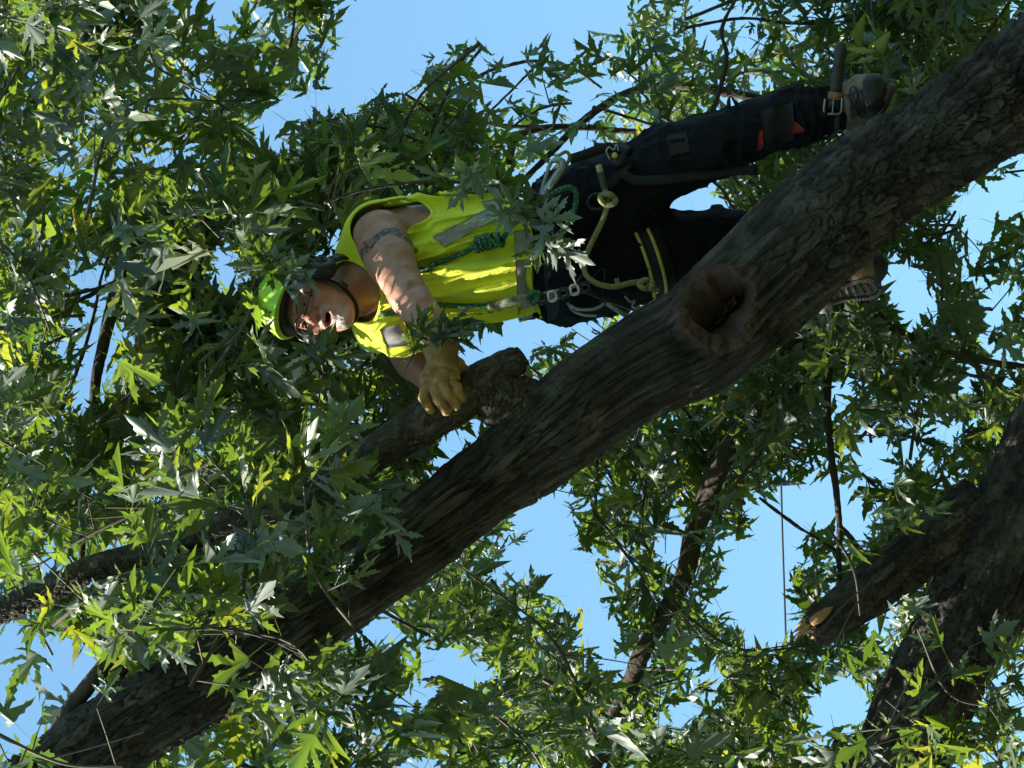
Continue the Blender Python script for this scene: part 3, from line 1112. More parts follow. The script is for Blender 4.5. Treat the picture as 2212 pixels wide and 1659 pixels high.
for a in [  # across hip and hem
    (1092, 478, .34, (.35, -.9, .2), (.2, .1, -1), .082), (1070, 455, .34, (-.7, .5, .2), (.3, .3, -1), .075), (1118, 452, .33, (.9, .3, .1), (-.2, .6, -.8), .08),
    (1150, 478, .33, (.6, -.5, .3), (-.4, -.6, .7), .10), (1215, 470, .35, (.95, .1, .1), (.1, .5, -1), .105), (1172, 522, .36, (-.25, -.9, .2), (.7, .1, -.7), .11),
    (1195, 545, .37, (.35, -.9, .1), (.6, .5, -.7), .10), (1240, 548, .38, (.95, -.3, .1), (.1, .6, -.8), .125), (1215, 522, .37, (.9, .1, .2), (.3, .9, -.3), .11), (1160, 552, .34, (-.2, -1, .1), (-.6, 0, .8), .09),
    (1140, 430, .32, (.1, 1, .1), (.3, .2, 1), .10), (1185, 445, .33, (.8, .5, .1), (.2, -.6, -.8), .085), (1100, 425, .33, (-.5, .8, .1), (0, .3, -1), .09),
    # above the shoulder
    (1000, 372, .32, (-.3, .9, .1), (.2, .1, -1), .10), (1028, 395, .33, (.3, -.9, .2), (-.3, .3, -1), .11), (965, 402, .30, (-.7, .5, .1), (-.3, .5, .8), .09), (1062, 410, .32, (.8, -.4, .2), (.3, .6, -.7), .09),
    (1075, 380, .30, (.5, .8, .1), (.4, .2, 1), .09), (1110, 395, .3, (.9, .2, .1), (.2, -.4, 1), .10), (930, 372, .28, (-.8, .4, .1), (.1, .6, -.8), .085), (985, 432, .33, (-.6, -.7, .1), (.3, .2, -1), .07), (1045, 350, .2, (.2, 1, .1), (0, .2, 1), .10),
    # over the helmet
    (600, 598, .36, (.78, -.6, .1), (.5, .5, .75), .105), (630, 632, .37, (.75, -.65, .1), (.55, .65, -.5), .085), (575, 575, .34, (-.6, .6, .1), (.2, .4, 1), .10), (640, 592, .36, (.95, -.1, .1), (.1, .9, -.5), .115), (665, 612, .37, (.9, -.3, .2), (-.1, .8, -.6), .09), (645, 570, .34, (.7, .6, 0), (.2, .2, -1), .08),
    (560, 540, .33, (-.4, .9, .1), (.5, .1, 1), .09), (590, 560, .33, (.2, 1, .1), (.3, 0, -1), .08), (530, 575, .33, (-.9, .1, .1), (0, .5, -1), .1), 
    # below the face
    (690, 738, .42, (.55, .8, .1), (-.4, .2, .9), .105), (716, 738, .42, (.35, .9, .1), (.5, -.2, .8), .10), (668, 760, .40, (-.6, .4, .1), (.2, .6, .8), .11), (720, 775, .40, (.7, -.4, .1), (.2, .6, -.8), .11), (655, 790, .38, (-.3, -.9, .1), (.5, .1, -.9), .11), (760, 765, .38, (.8, .2, .1), (-.1, .6, .8), .1),
    # at the forearm
    (890, 728, .52, (-.2, .9, .2), (.6, 0, .8), .085), (905, 700, .53, (.3, .9, .1), (-.4, .2, .9), .085), (925, 690, .53, (.55, .8, 0), (.5, -.3, .8), .095), 
    (968, 712, .50, (.75, .6, .1), (-.5, .5, .7), .125), (1000, 700, .50, (.95, .25, .1), (-.1, .7, .7), .115), (1000, 732, .50, (.9, -.25, .1), (.2, .8, .5), .12), 
    # leaves against the branch under the glove
    (752, 925, .55, (.9, -.4, .1), (.2, .6, -.8), .12), (700, 905, .54, (-.7, .5, .1), (.1, .5, -.9), .11), (720, 945, .54, (-.2, -.9, .1), (.6, .2, .8), .1), (790, 1020, .55, (.5, .8, .1), (.5, -.3, .8), .14), (770, 1060, .55, (-.3, -.9, .1), (.3, .2, .9), .12), (825, 1045, .56, (.9, .2, .1), (.1, .6, .8), .12),
    (840, 1120, .62, (.8, -.5, .1), (.3, .6, -.8), .125), (815, 1150, .62, (.2, -.9, .1), (.5, .1, .9), .11), (870, 1170, .62, (.6, -.8, .1), (.5, .4, -.7), .11), (715, 1250, .66, (.9, .1, .1), (-.1, .6, .8), .14), (700, 1180, .66, (.6, .7, .1), (.4, -.2, .9), .13),
]:
    lf(*a)

for c0, c1 in [((1060, 400, .31), (1200, 430, .31)), ((1140, 470, .32), (1215, 520, .36)), ((530, 520, .31), (640, 600, .35)), ((1195, 505, .355), (1185, 420, .3)), ((690, 770, .39), (700, 840, .3)), ((905, 735, .5), (875, 800, .42)), ((990, 715, .49), (935, 735, .5)), ((720, 870, .5), (735, 930, .53))]:
    V, F = tube([m(*c0), (m(*c0) + m(*c1)) / 2 + np.array([.004, .004, .004]), m(*c1)], [.0028, .0024, .0018], 8, 5, capr=False)
    TWIG[0].add(V, F)

P = np.array(LEAVES['pos'])
AXs = norm(np.array(LEAVES['ax']))
NO = norm(np.array(LEAVES['nor']))
SZ = np.array(LEAVES['size'])
TR = np.array(LEAVES['tree'])
FORCE = SZ < 0
SZ = np.abs(SZ)
UVc = proj(P + AXs * (SZ * .5)[:, None])
UVt = proj(P + AXs * (SZ * .85)[:, None])
Z = P[:, 2]
bad = gapmask(UVc) & (RNG.random(len(P)) < 0.985)
bad |= gapmask(UVt) & (RNG.random(len(P)) < 0.92)
BX0 = np.cross(AXs, NO)
for sg_ in (-1, 1):
    bad |= gapmask(proj(P + AXs * (SZ * .5)[:, None] + BX0 * (SZ * .4 * sg_)[:, None])) & (RNG.random(len(P)) < 0.88)
solid = inpoly(UVc, MAN)
bad |= solid & (Z > -.42)
onl = inpoly(UVc, LIMB_O) | inpoly(UVc, BR_O)
infr = inpoly(UVc, FRONT) & (Z > .62)
fbl = (UVc[:, 0] < 240) & (UVc[:, 1] > 1560) & (Z > .7)
bad |= onl & (Z > -.1) & ~(infr | fbl)
bad |= onl & (Z > .1) & (Z < .62)
bad |= inpoly(UVc, LIMB_O) & (Z > .6) & (RNG.random(len(P)) < .87)
bad |= inpoly(UVc, outline(BRANCH, 1.3)) & (Z > .1) & (RNG.random(len(P)) < np.where(UVc[:, 0] < 560, .9, .6))
bad |= (inpoly(UVc, TR_O) | inpoly(UVc, SI_O)) & (Z < -.28) & (Z > -.72)
bad |= inpoly(UVc, TR_O) & (Z > -.28) & (UVc[:, 1] < 1560) & (RNG.random(len(P)) < .9)
bad |= inpoly(UVc, outline(SIDE, 1.15)) & (Z > -.35) & (RNG.random(len(P)) < .9)
B1 = outline([(1505, 1130, 0, 26), (1470, 1260, 0, 26), (1400, 1390, 0, 24), (1350, 1500, 0, 22), (1300, 1610, 0, 22), (1260, 1720, 0, 20)])
bad |= inpoly(UVc, B1) & (Z > -1.5) & (RNG.random(len(P)) < .9)
B3 = outline([(262, 600, 0, 22), (240, 670, 0, 22), (225, 740, 0, 20), (207, 830, 0, 18), (200, 950, 0, 16)])
bad |= inpoly(UVc, B3) & (Z > -1.1) & (RNG.random(len(P)) < .85)
bad |= inpoly(UVc, [(1700, 1330), (1790, 1260), (1860, 1215), (1940, 1290), (1830, 1390), (1730, 1420)]) & (Z > -.5) & (RNG.random(len(P)) < .93)
bad |= (Z > 1.6)
# openings in the crown towards the sun, through which light reaches the climber
CTR = P + AXs * (SZ * .4)[:, None]
for (tx_, ty_, tz_, rr_) in [(800, 575, .20, .10), (850, 640, .30, .07), (735, 700, .20, .08), (680, 670, .24, .05), (850, 710, .10, .10), (1000, 655, .14, .08), (960, 480, .14, .07), (590, 690, .2, .09), (1070, 600, .14, .07), (1230, 540, .36, .08), (1090, 470, .34, .07)]:
    v_ = CTR - m(tx_, ty_, tz_)
    t_ = v_ @ SUNL
    dist = np.linalg.norm(v_ - t_[:, None] * SUNL, axis=1)
    bad |= (t_ > .12) & (dist < rr_)
    FORCE &= ~((t_ > .12) & (dist < rr_ * .7))
keep = FORCE | ~bad
P, AXs, NO, SZ, TR, UVc, FORCE = P[keep], AXs[keep], NO[keep], SZ[keep], TR[keep], UVc[keep], FORCE[keep]
n = len(P)
print('LEAVES', n)
BX = np.cross(AXs, NO)
fold = RNG.normal(.32, .3, n)
droop = np.abs(RNG.normal(.26, .22, n))
curl = RNG.normal(.2, .45, n)
twist = RNG.normal(0, .3, n)
wide = RNG.uniform(.85, 1.25, n)
tint = np.clip(RNG.beta(2.2, 2.6, n) + (RNG.random(n) < .02) * .5, 0, 1)
# the leaves that show largest in the picture are objects of their own
face = np.abs(NO[:, 2]) * SZ * SZ * (DIST / (DIST - P[:, 2])) ** 2
inside = (UVc[:, 0] > 0) & (UVc[:, 0] < 2212) & (UVc[:, 1] > 0) & (UVc[:, 1] < 1659)
front = np.where(FORCE, 3.0, np.where(P[:, 2] > .4, 2.0, np.where(P[:, 2] > -.25, 1.0, .5)))
score = face * inside * front
order = np.argsort(-score)
nearest = order[:300]
single = np.zeros(n, bool)
single[nearest] = True

VAR = 24
vs_shape = leaf_shape(RNG.normal(.3, .22, VAR), np.abs(RNG.normal(.2, .15, VAR)), RNG.normal(.15, .3, VAR), RNG.normal(0, .25, VAR))
vs_mesh = [mesh_data('leaf', vs_shape[k], [LF], M_LEAF, {'tint': np.full(NLV, RNG.beta(2.2, 2.6))}, smooth=False) for k in range(VAR)]
WP = toworld(P)
roots = [maple, maple2]
for i in nearest:
    o = bpy.data.objects.new('leaf', vs_mesh[int(RNG.integers(VAR))])
    COL.objects.link(o)
    R3 = ROT @ np.stack([BX[i], AXs[i], NO[i]], 1)
    o.parent = roots[TR[i]]
    M_ = Matrix.Identity(4)
    for a in range(3):
        for b in range(3):
            M_[a][b] = R3[a, b] * SZ[i]
        M_[a][3] = WP[i][a] - roots[TR[i]].location[a]
    o.matrix_basis = M_

S_ = leaf_shape(fold, droop, curl, twist) * SZ[:, None, None]
Vw = P[:, None, :] + S_[..., 0:1] * wide[:, None, None] * BX[:, None, :] + S_[..., 1:2] * AXs[:, None, :] + S_[..., 2:3] * NO[:, None, :]
for t in (0, 1):
    sel = np.where((TR == t) & ~single)[0]
    Fl = (LF[None] + (np.arange(len(sel)) * NLV)[:, None, None]).reshape(-1, 3)
    mk('foliage', Vw[sel].reshape(-1, 3), [Fl], M_LEAF, roots[t], {'tint': np.repeat(tint[sel], NLV)}, smooth=False, kind='stuff')
    TWIG[t].build('twigs', M_TWIG, roots[t], kind='stuff')

# crown added outside the frame, over the lens and sides, to block sky light
LV5 = np.array([(0, 0, 0), (.45, .15, -.02), (.2, .3, .04), (.55, .65, -.04), (.15, .6, .05), (0, 1, -.1), (-.15, .6, .05), (-.55, .65, -.04), (-.2, .3, .04), (-.45, .15, -.02)], float)
LF5 = np.array([(0, 1, 2), (2, 3, 4), (4, 5, 6), (6, 7, 8), (8, 9, 0), (0, 2, 8), (2, 4, 8), (4, 6, 8)])
nc = 1200
cw = np.stack([RNG.uniform(-9, 9, nc), RNG.uniform(-7, 13, nc), RNG.uniform(4.4, 10.5, nc)], 1)
clump = vnoise(cw * .55, 71) > -.25
cw = cw[clump]
cl = (cw - CAM) @ ROT + np.array([0, 0, DIST])
dl = DIST - cl[:, 2]
uv = np.stack([cl[:, 0] / np.maximum(dl, .1) * DIST * PPM + 1106, -cl[:, 1] / np.maximum(dl, .1) * DIST * PPM + 829.5], 1)
seen = (dl > 0) & (uv[:, 0] > -420) & (uv[:, 0] < 2630) & (uv[:, 1] > -420) & (uv[:, 1] < 2080)
v_ = cl - m(1050, 800, -.4)
t_ = v_ @ SUNL
lit = (t_ > 0) & (np.linalg.norm(v_ - t_[:, None] * SUNL, axis=1) < 2.1)
cl = cl[~seen & ~lit]
k_ = 14
cc = np.repeat(cl, k_, 0) + RNG.normal(0, .22, (len(cl) * k_, 3))
dl = DIST - cc[:, 2]
mg = 60 + .3 / np.maximum(np.abs(dl), .3) * DIST * PPM
uv = proj(cc)
cc = cc[~((dl > -.5) & (uv[:, 0] > -mg) & (uv[:, 0] < 2212 + mg) & (uv[:, 1] > -mg) & (uv[:, 1] < 1659 + mg))]
nn2 = len(cc)
ax = norm(RNG.normal(0, 1, (nn2, 3)) - UPV * .4)
no = norm(UPV * .9 + RNG.normal(0, .5, (nn2, 3)))
no = norm(no - ax * (no * ax).sum(1, keepdims=True))
bx = np.cross(ax, no)
s_ = RNG.uniform(.12, .22, nn2)[:, None, None]
Vc = cc[:, None, :] + s_ * (LV5[None, :, 0:1] * bx[:, None] + LV5[None, :, 1:2] * ax[:, None] + LV5[None, :, 2:3] * no[:, None])
mk('foliage', Vc.reshape(-1, 3), [(LF5[None] + (np.arange(nn2) * 10)[:, None, None]).reshape(-1, 3)], M_LEAF, maple, {'tint': np.repeat(RNG.beta(2.2, 2.6, nn2), 10)}, smooth=False, kind='stuff')
print('CANOPY', nn2)

# a paler tree far behind, seen through the gap beside the dark trunk
M_FAR = noise_mat('far_leaf', (.10, .14, .03), (.26, .28, .08), 9, rough=.6)
ft = thing('distant_tree', ground_point(m(2062, 1350, -14), 0, 0), 'pale yellow-green distant tree in the gap beside the dark trunk', 'tree')
base = ground_point(m(2062, 1350, -14), 0, 0)
top = m(2062, 1350, -14)
mk('trunk', *tube([base, (base + top) / 2 + np.array([0, .1, 0]), top], [.3, .22, .08], 20, 10), M_TWIG, ft)
nf = 6500
u_ = norm(RNG.normal(0, 1, (nf, 3))) * RNG.uniform(0, 1, (nf, 1)) ** .4
c = m(2062, 1350, -14) + u_ * np.array([.46, .36, .4]) * (1 + .35 * vnoise(u_ * 3.5, 4))[:, None]
ax = norm(RNG.normal(0, 1, (nf, 3)))
no = norm(np.cross(ax, RNG.normal(0, 1, (nf, 3))))
s_ = RNG.uniform(.02, .045, nf)[:, None]
bx = np.cross(ax, no)
Vf = np.stack([c, c + (ax * .6 + bx * .4) * s_, c + ax * s_ * 1.4, c + (ax * .6 - bx * .4) * s_], 1).reshape(-1, 3)
mk('crown', Vf, [np.arange(nf * 4).reshape(-1, 4)], M_FAR, ft, smooth=False, kind='stuff')

# ------------------------------------------------------------------ the climber
def skin_mat():
    ma, nt, b = mat_new('skin')
    tc = nt.nodes.new('ShaderNodeTexCoord')
    n = nt.nodes.new('ShaderNodeTexNoise')
    n.inputs['Scale'].default_value = 26
    n.inputs['Detail'].default_value = 6
    nt.links.new(tc.outputs['Object'], n.inputs['Vector'])
    r = ramp(nt, [(0.3, (.33, .155, .105)), (0.7, (.42, .215, .15))])
    nt.links.new(n.outputs['Fac'], r.inputs[0])
    n2 = nt.nodes.new('ShaderNodeTexNoise')
    n2.inputs['Scale'].default_value = 260
    n2.inputs['Detail'].default_value = 3
    nt.links.new(tc.outputs['Object'], n2.inputs['Vector'])
    r2 = ramp(nt, [(0.38, (.35, .35, .35)), (0.55, (1, 1, 1))])
    nt.links.new(n2.outputs['Fac'], r2.inputs[0])
    n3 = nt.nodes.new('ShaderNodeTexNoise')
    n3.inputs['Scale'].default_value = 75
    n3.inputs['Detail'].default_value = 4
    nt.links.new(tc.outputs['Object'], n3.inputs['Vector'])
    r3 = ramp(nt, [(0.36, (.15, .15, .15)), (0.55, (1, 1, 1))])
    nt.links.new(n3.outputs['Fac'], r3.inputs[0])
    c = attr_mix(nt, r.outputs[0], 'flush', (.40, .105, .085))
    c = attr_mix(nt, c, 'tattoo', (.045, .037, .037), r3.outputs[0])
    c = attr_mix(nt, c, 'beard', (.46, .44, .40), r2.outputs[0])
    c = attr_mix(nt, c, 'dark', (.03, .012, .01))
    nt.links.new(c, b.inputs['Base Color'])
    b.inputs['Roughness'].default_value = 0.5
    b.inputs['Specular IOR Level'].default_value = 0.35
    b.inputs['Subsurface Weight'].default_value = 0.12
    b.inputs['Subsurface Radius'].default_value = (0.012, 0.004, 0.002)
    bp = nt.nodes.new('ShaderNodeBump')
    bp.inputs['Strength'].default_value = 0.25
    bp.inputs['Distance'].default_value = 0.003
    nt.links.new(n2.outputs['Fac'], bp.inputs['Height'])
    nt.links.new(bp.outputs[0], b.inputs['Normal'])
    return ma


M_SKIN = skin_mat()
M_SHIRT = noise_mat('hi_vis_yellow', (.60, .67, .02), (.74, .82, .025), 9, rough=.75, bump=.2, bscale=420, sheen=.2)
M_REFL = noise_mat('reflective_tape', (.24, .24, .225), (.31, .31, .29), 60, rough=.8, spec=.2)
M_TROU = noise_mat('dark_work_trousers', (.003, .0032, .005), (.007, .0075, .011), 16, rough=.9, spec=.2, bump=.25, bscale=300)
M_HELM = noise_mat('green_helmet', (.33, .60, .045), (.38, .66, .06), 12, rough=.28, spec=.5)
M_BLACK = noise_mat('black_plastic', (.010, .010, .011), (.02, .02, .022), 30, rough=.45)
M_WEB = noise_mat('black_webbing', (.005, .005, .006), (.012, .012, .014), 120, rough=.8)
M_GLOVE = noise_mat('tan_leather_glove', (.20, .10, .03), (.42, .24, .08), 40, rough=.7, bump=.5, bscale=90)
M_BOOT = noise_mat('brown_boot_leather', (.11, .065, .034), (.20, .125, .065), 24, rough=.75, bump=.3, bscale=90)
M_BOOTB = noise_mat('black_toe_rubber', (.009, .009, .010), (.02, .02, .019), 30, rough=.65)
M_SOLE = noise_mat('boot_sole', (.06, .05, .042), (.12, .10, .085), 40, rough=.85, bump=.4)
M_ALU = noise_mat('aluminium', (.22, .23, .22), (.36, .37, .36), 40, rough=.5, metal=.85)
M_STEEL = noise_mat('steel', (.40, .40, .40), (.6, .6, .6), 50, rough=.3, metal=.95)
M_YEL = noise_mat('yellow_edging', (.42, .36, .07), (.52, .45, .10), 60, rough=.8)
M_RED = noise_mat('red_pad', (.20, .010, .010), (.30, .016, .014), 40, rough=.7)
M_STRAPL = noise_mat('dark_leather_strap', (.03, .03, .026), (.06, .058, .05), 50, rough=.65)
M_KEEPER = noise_mat('brown_leather', (.20, .09, .035), (.30, .15, .06), 60, rough=.65)
M_WHITE = noise_mat('eye_white', (.55, .5, .46), (.6, .55, .5), 30, rough=.25)
M_LENS = noise_mat('dark_frame', (.015, .015, .016), (.03, .03, .03), 30, rough=.3)
M_INK = noise_mat('helmet_lettering', (.012, .018, .01), (.025, .03, .02), 30, rough=.5)


def rope_mat(name, c1, c2, c3):
    """woven sheath: flecks of a second colour"""
    ma = noise_mat(name, c1, c2, 130, rough=.85, bump=.6, bscale=260)
    nt = ma.node_tree
    b = nt.nodes['Principled BSDF']
    src = b.inputs['Base Color'].links[0].from_socket
    v = nt.nodes.new('ShaderNodeTexVoronoi')
    v.inputs['Scale'].default_value = 170
    tc = nt.nodes.new('ShaderNodeTexCoord')
    nt.links.new(tc.outputs['Object'], v.inputs['Vector'])
    r = ramp(nt, [(0.22, (1, 1, 1)), (0.34, (0, 0, 0))])
    nt.links.new(v.outputs['Distance'], r.inputs[0])
    mx = nt.nodes.new('ShaderNodeMix')
    mx.data_type = 'RGBA'
    nt.links.new(r.outputs[0], mx.inputs['Factor'])
    nt.links.new(src, mx.inputs['A'])
    mx.inputs['B'].default_value = (*c3, 1)
    nt.links.new(mx.outputs['Result'], b.inputs['Base Color'])
    return ma


M_ROPEG = rope_mat('green_rope', (.015, .085, .045), (.03, .14, .075), (.30, .42, .30))
M_ROPEO = rope_mat('olive_rope', (.20, .19, .075), (.30, .28, .12), (.12, .11, .05))

# head frame: hu towards the crown, hf out of the face, hl towards his left ear
HC = m(679, 652, .12)
hf = norm(np.array([-.25, -.40, .88]))
hu = np.array([-1.0, .07, 0])
hu = norm(hu - hf * (hu @ hf))
hl = np.cross(hu, hf)
HR = np.stack([hl, hu, hf], 1)


def hp(a, b, c):
    return HC + HR @ np.array([a, b, c], float)


def hx(P):
    return (P - HC) @ HR


# limb joints
SH_L, MID_L, EL_L, FA_L, WR_L = m(822, 512, .10), m(846, 568, .20), m(884, 640, .30), m(926, 700, .375), m(955, 752, .425)
SH_R, EL_R, WR_R = m(838, 690, -.04), m(895, 778, -.12), m(960, 850, .02)
HAND_L = m(950, 800, .45)
NECK0, NECK1 = m(800, 598, .02), hp(0, -.06, -.02)


def head_sdf(P):
    q = hx(P)
    s = np.abs(q[:, 0])
    Q = np.stack([s, q[:, 1], q[:, 2]], 1)     # mirrored
    d = ell(q, (0, .035, -.012), (.077, .092, .098))
    d = smin(d, ell(q, (0, -.028, .030), (.064, .092, .066)), .03)
    d = smin(d, ell(q, (0, -.088, .040), (.050, .036, .048)), .025)
    d = smin(d, ell(q, (0, -.112, .070), (.026, .020, .022)), .022)
    d = smin(d, ell(Q, (.042, -.030, .060), (.024, .024, .024)), .022)      # cheeks
    d = smin(d, cap(Q, (.010, .030, .089), (.044, .026, .072), .010, .009), .014)   # brow
    d = smax(d, -ell(Q, (.031, .006, .096), (.017, .011, .016)), .012)      # sockets
    d = smin(d, ell(Q, (.032, .004, .0785), (.0155, .0125, .0125)), .004)
    d = smax(d, -ell(Q, (.032, .0025, .0935), (.0115, .0018, .0055)), .002)    # lid slit
    n = cap(q, (0, .016, .088), (0, -.026, .112), .0085, .0125)
    n = smin(n, ell(Q, (.0125, -.032, .100), (.0095, .0085, .012)), .008)
    n = smin(n, ell(q, (0, -.029, .114), (.011, .010, .010)), .008)
    d = smin(d, n, .010)
    d = smax(d, -ell(Q, (.0065, -.041, .107), (.0042, .0045, .008)), .003)
    d = smax(d, -cap(Q, (.020, -.028, .094), (.034, -.066, .082), .0022, .0028), .008)   # smile folds
    lip = np.sqrt((np.sqrt((q[:, 0] / 1.7) ** 2 + (q[:, 1] + .069) ** 2) - .0135) ** 2 + (q[:, 2] - .091) ** 2) - .0062
    d = smin(d, lip, .010)
    d = smax(d, -ell(q, (0, -.069, .094), (.0205, .0108, .030)), .004)
    # beard and moustache stand a little proud
    bd = beard_mask(q)
    d = d - .0042 * bd * (1 + near(np.where(bd > .02, d, 1), .02, lambda X: .5 * vnoise(X * 230, 3) + .3 * vnoise(X * 420, 8), q))
    # ears
    d = smin(d, ell(Q, (.078, -.004, -.012), (.009, .032, .020)), .008)
    d = smax(d, -ell(Q, (.088, -.002, -.008), (.006, .018, .010)), .006)
    # creases on the brow
    d = d + .0007 * np.sin(q[:, 1] * 620) * np.exp(-((q[:, 1] - .052) / .014) ** 2)
    return d


def beard_mask(q):
    a = np.abs(q[:, 0])
    goatee = np.exp(-(a / .034) ** 4) * np.exp(-((q[:, 1] + .108) / .022) ** 4) * (q[:, 2] > .025)
    mous = np.exp(-(a / .032) ** 4) * np.exp(-((q[:, 1] + .050) / .0085) ** 2) * (q[:, 2] > .06)
    side = np.exp(-((a - .031) / .007) ** 2) * np.exp(-((q[:, 1] + .075) / .03) ** 4) * (q[:, 2] > .04) * .6
    return np.clip(np.maximum(np.maximum(goatee, mous * .75), side), 0, 1)


LEG_L = [m(1225, 470, .0), m(1330, 425, .03), m(1440, 352, .06), m(1530, 318, .09), m(1640, 272, .08), m(1730, 250, .06), m(1800, 238, .05)]
LEG_L_R = [.125, .108, .092, .080, .070, .066, .058]
LEG_R = [m(1235, 600, .0), m(1330, 578, .0), m(1430, 545, -.02), m(1560, 520, -.06), m(1680, 540, -.08), m(1790, 560, -.08)]
LEG_R_R = [.125, .112, .100, .080, .068, .058]


def torso_sdf(P):
    d = ell(P, m(905, 570, .0), (.22, .165, .125))
    d = smin(d, ell(P, m(1040, 560, .0), (.20, .165, .130)), .06)
    d = smin(d, ell(P, m(1180, 545, .0), (.13, .165, .125)), .06)
    d = smin(d, cap(P, m(812, 520, .05), m(822, 690, -.02), .072, .066), .05)
    return d


def arm_l(P, g=0.0):
    d = chain(P, [SH_L, MID_L, EL_L, FA_L, WR_L], [.076 + g, .064 + g, .052 + g, .045 + g, .034 + g], .02)
    d = smin(d, ell(P, m(828, 545, .165), (.052, .058, .056)), .025)
    d = smin(d, ell(P, m(862, 548, .17), (.042, .055, .045)), .015)
    d = smin(d, ell(P, m(880, 628, .325), (.024, .026, .030)), .014)
    d = smax(d, -ell(P, m(893, 612, .362), (.010, .016, .012)), .016)       # biceps
    d = smin(d, ell(P, m(905, 668, .345), (.042, .045, .045)), .03)     # forearm belly
    return d


def arm_r(P, g=0.0):
    return chain(P, [SH_R, EL_R, WR_R], [.07 + g, .052 + g, .036 + g], .03)


def body_sdf(P):
    hd = np.sqrt(((P - HC) ** 2).sum(1)) - .15
    nh = hd < .06
    if nh.any():
        hd[nh] = head_sdf(P[nh])
    nk = chain(P, [m(815, 595, .0), m(770, 622, .045), NECK1], [.075, .062, .058], .03)
    d = smin(hd, nk, .018)
    d = smin(d, torso_sdf(P), .045)
    al = arm_l(P)
    d = smin(d, al + near(al, .03, lambda X: .0016 * fbm(X * 42, 3, 4), P), .018)
    d = smin(d, arm_r(P), .03)
    d = smin(d, cap(P, WR_L, HAND_L, .030, .030), .015)
    d = smin(d, cap(P, WR_R, m(985, 880, .10), .028, .028), .015)
    d = smin(d, chain(P, LEG_L, [r - .022 for r in LEG_L_R], .03), .04)
    d = smin(d, chain(P, LEG_R, [r - .022 for r in LEG_R_R], .03), .04)
    return d


person = thing('person', m(1850, 300, .05), 'tree climber in sleeveless yellow shirt, green helmet and dark trousers, gripping the branch', 'person')


# the whole body is meshed as one surface
lo = np.array([m(560, 0, 0)[0], m(0, 960, 0)[1], -.30])
hi = np.array([m(1900, 0, 0)[0], m(0, 190, 0)[1], .58])


Vb, Qb = surf(body_sdf, lo, hi, .0039)
q = hx(Vb)
tb = (Vb - MID_L) @ norm(EL_L - SH_L)
armd = arm_l(Vb)
onarm = (np.abs(armd) < .012) & (torso_sdf(Vb) > -.03)
headz = (q[:, 1] > -.16) & (np.abs(q[:, 0]) < .11) & (q[:, 2] > -.12)
# a tattooed band round the upper arm
TA, TB = m(866, 508, .2), m(806, 556, .2)
axis = norm(EL_L - SH_L)
tcn = m(838, 533, .18)
band = sstep(.021, .014, np.abs((Vb - tcn) @ axis + .012 * np.sin((Vb @ np.array([60., 20, 35])))))
tattoo = band * onarm
beard = beard_mask(q) * headz * .95
lipr = np.exp(-(((np.sqrt((q[:, 0] / 1.55) ** 2 + (q[:, 1] + .069) ** 2) - .0135) / .006) ** 2)) * (q[:, 2] > .08) * headz
flush = np.clip(np.exp(-((np.abs(q[:, 0]) - .042) / .026) ** 2 - ((q[:, 1] + .024) / .032) ** 2) * .45 + np.exp(-(q[:, 0] / .02) ** 2 - ((q[:, 1] + .02) / .025) ** 2) * .45 + lipr * .7, 0, 1) * headz * (q[:, 2] > .02)
dark = ((np.abs(q[:, 0]) < .0165) & (np.abs(q[:, 1] + .069) < .0095) & (q[:, 2] < .089) & (q[:, 2] > .05)).astype(float)
brow = np.exp(-((q[:, 1] - .032 + .25 * np.abs(np.abs(q[:, 0]) - .03)) / .005) ** 2) * (np.abs(q[:, 0]) < .05) * (np.abs(q[:, 0]) > .010) * (q[:, 2] > .05) * headz
body = mk('body', Vb, [Qb], M_SKIN, person, {'flush': flush, 'tattoo': tattoo, 'beard': np.clip(beard + brow * .35, 0, 1), 'dark': dark})
print('BODY', len(Vb))
for sgn in (1, -1):
    V_, Q_ = surf(lambda P: ell(hx(P), (sgn * .032, .004, .0782), (.0112, .0095, .0112)), hp(sgn * .032, .004, .08) - .02, hp(sgn * .032, .004, .08) + .02, .002)
    ey = mk('eye', V_, [Q_], M_WHITE, body)
    V_, Q_ = surf(lambda P: ell(hx(P), (sgn * .030, .0015, .0880), (.0055, .0050, .0028)), hp(sgn * .03, 0, .0885) - .01, hp(sgn * .03, 0, .0885) + .01, .0012)
    mk('iris', V_, [Q_], M_BLACK, ey)
# lower teeth
mb = MB()
for k in range(-3, 4):
    c_ = hp(k * .0045, -.0755, .084 - abs(k) * .0008)
    mb.add(*boxpts(c_, hl * .002, hu * .0028, hf * .002))
mb.build('teeth', M_WHITE, body, smooth=False)

# ---- shirt: sleeveless, creased, hanging loose at the hem
FOLD_A = norm(np.array([.93, .20, 0]))
FOLD_B = norm(np.array([-.20, .93, 0]))


def folds(P):
    u, v = P @ FOLD_A, P @ FOLD_B
    w = np.stack([u * 3.2, v * 23 + .9 * vnoise(np.stack([u * 4, v * 5, P[:, 2] * 3], 1), 2), P[:, 2] * 8], 1)
    r = 1 - np.abs(vnoise(w, 12))
    r2 = 1 - np.abs(vnoise(w * np.array([1.4, 2.1, 1.5]) + 9, 15))
    return (r ** 3) * .034 + (r2 ** 3) * .014 - .016


ARMHOLE = (m(838, 500, .13), norm(EL_L - SH_L))


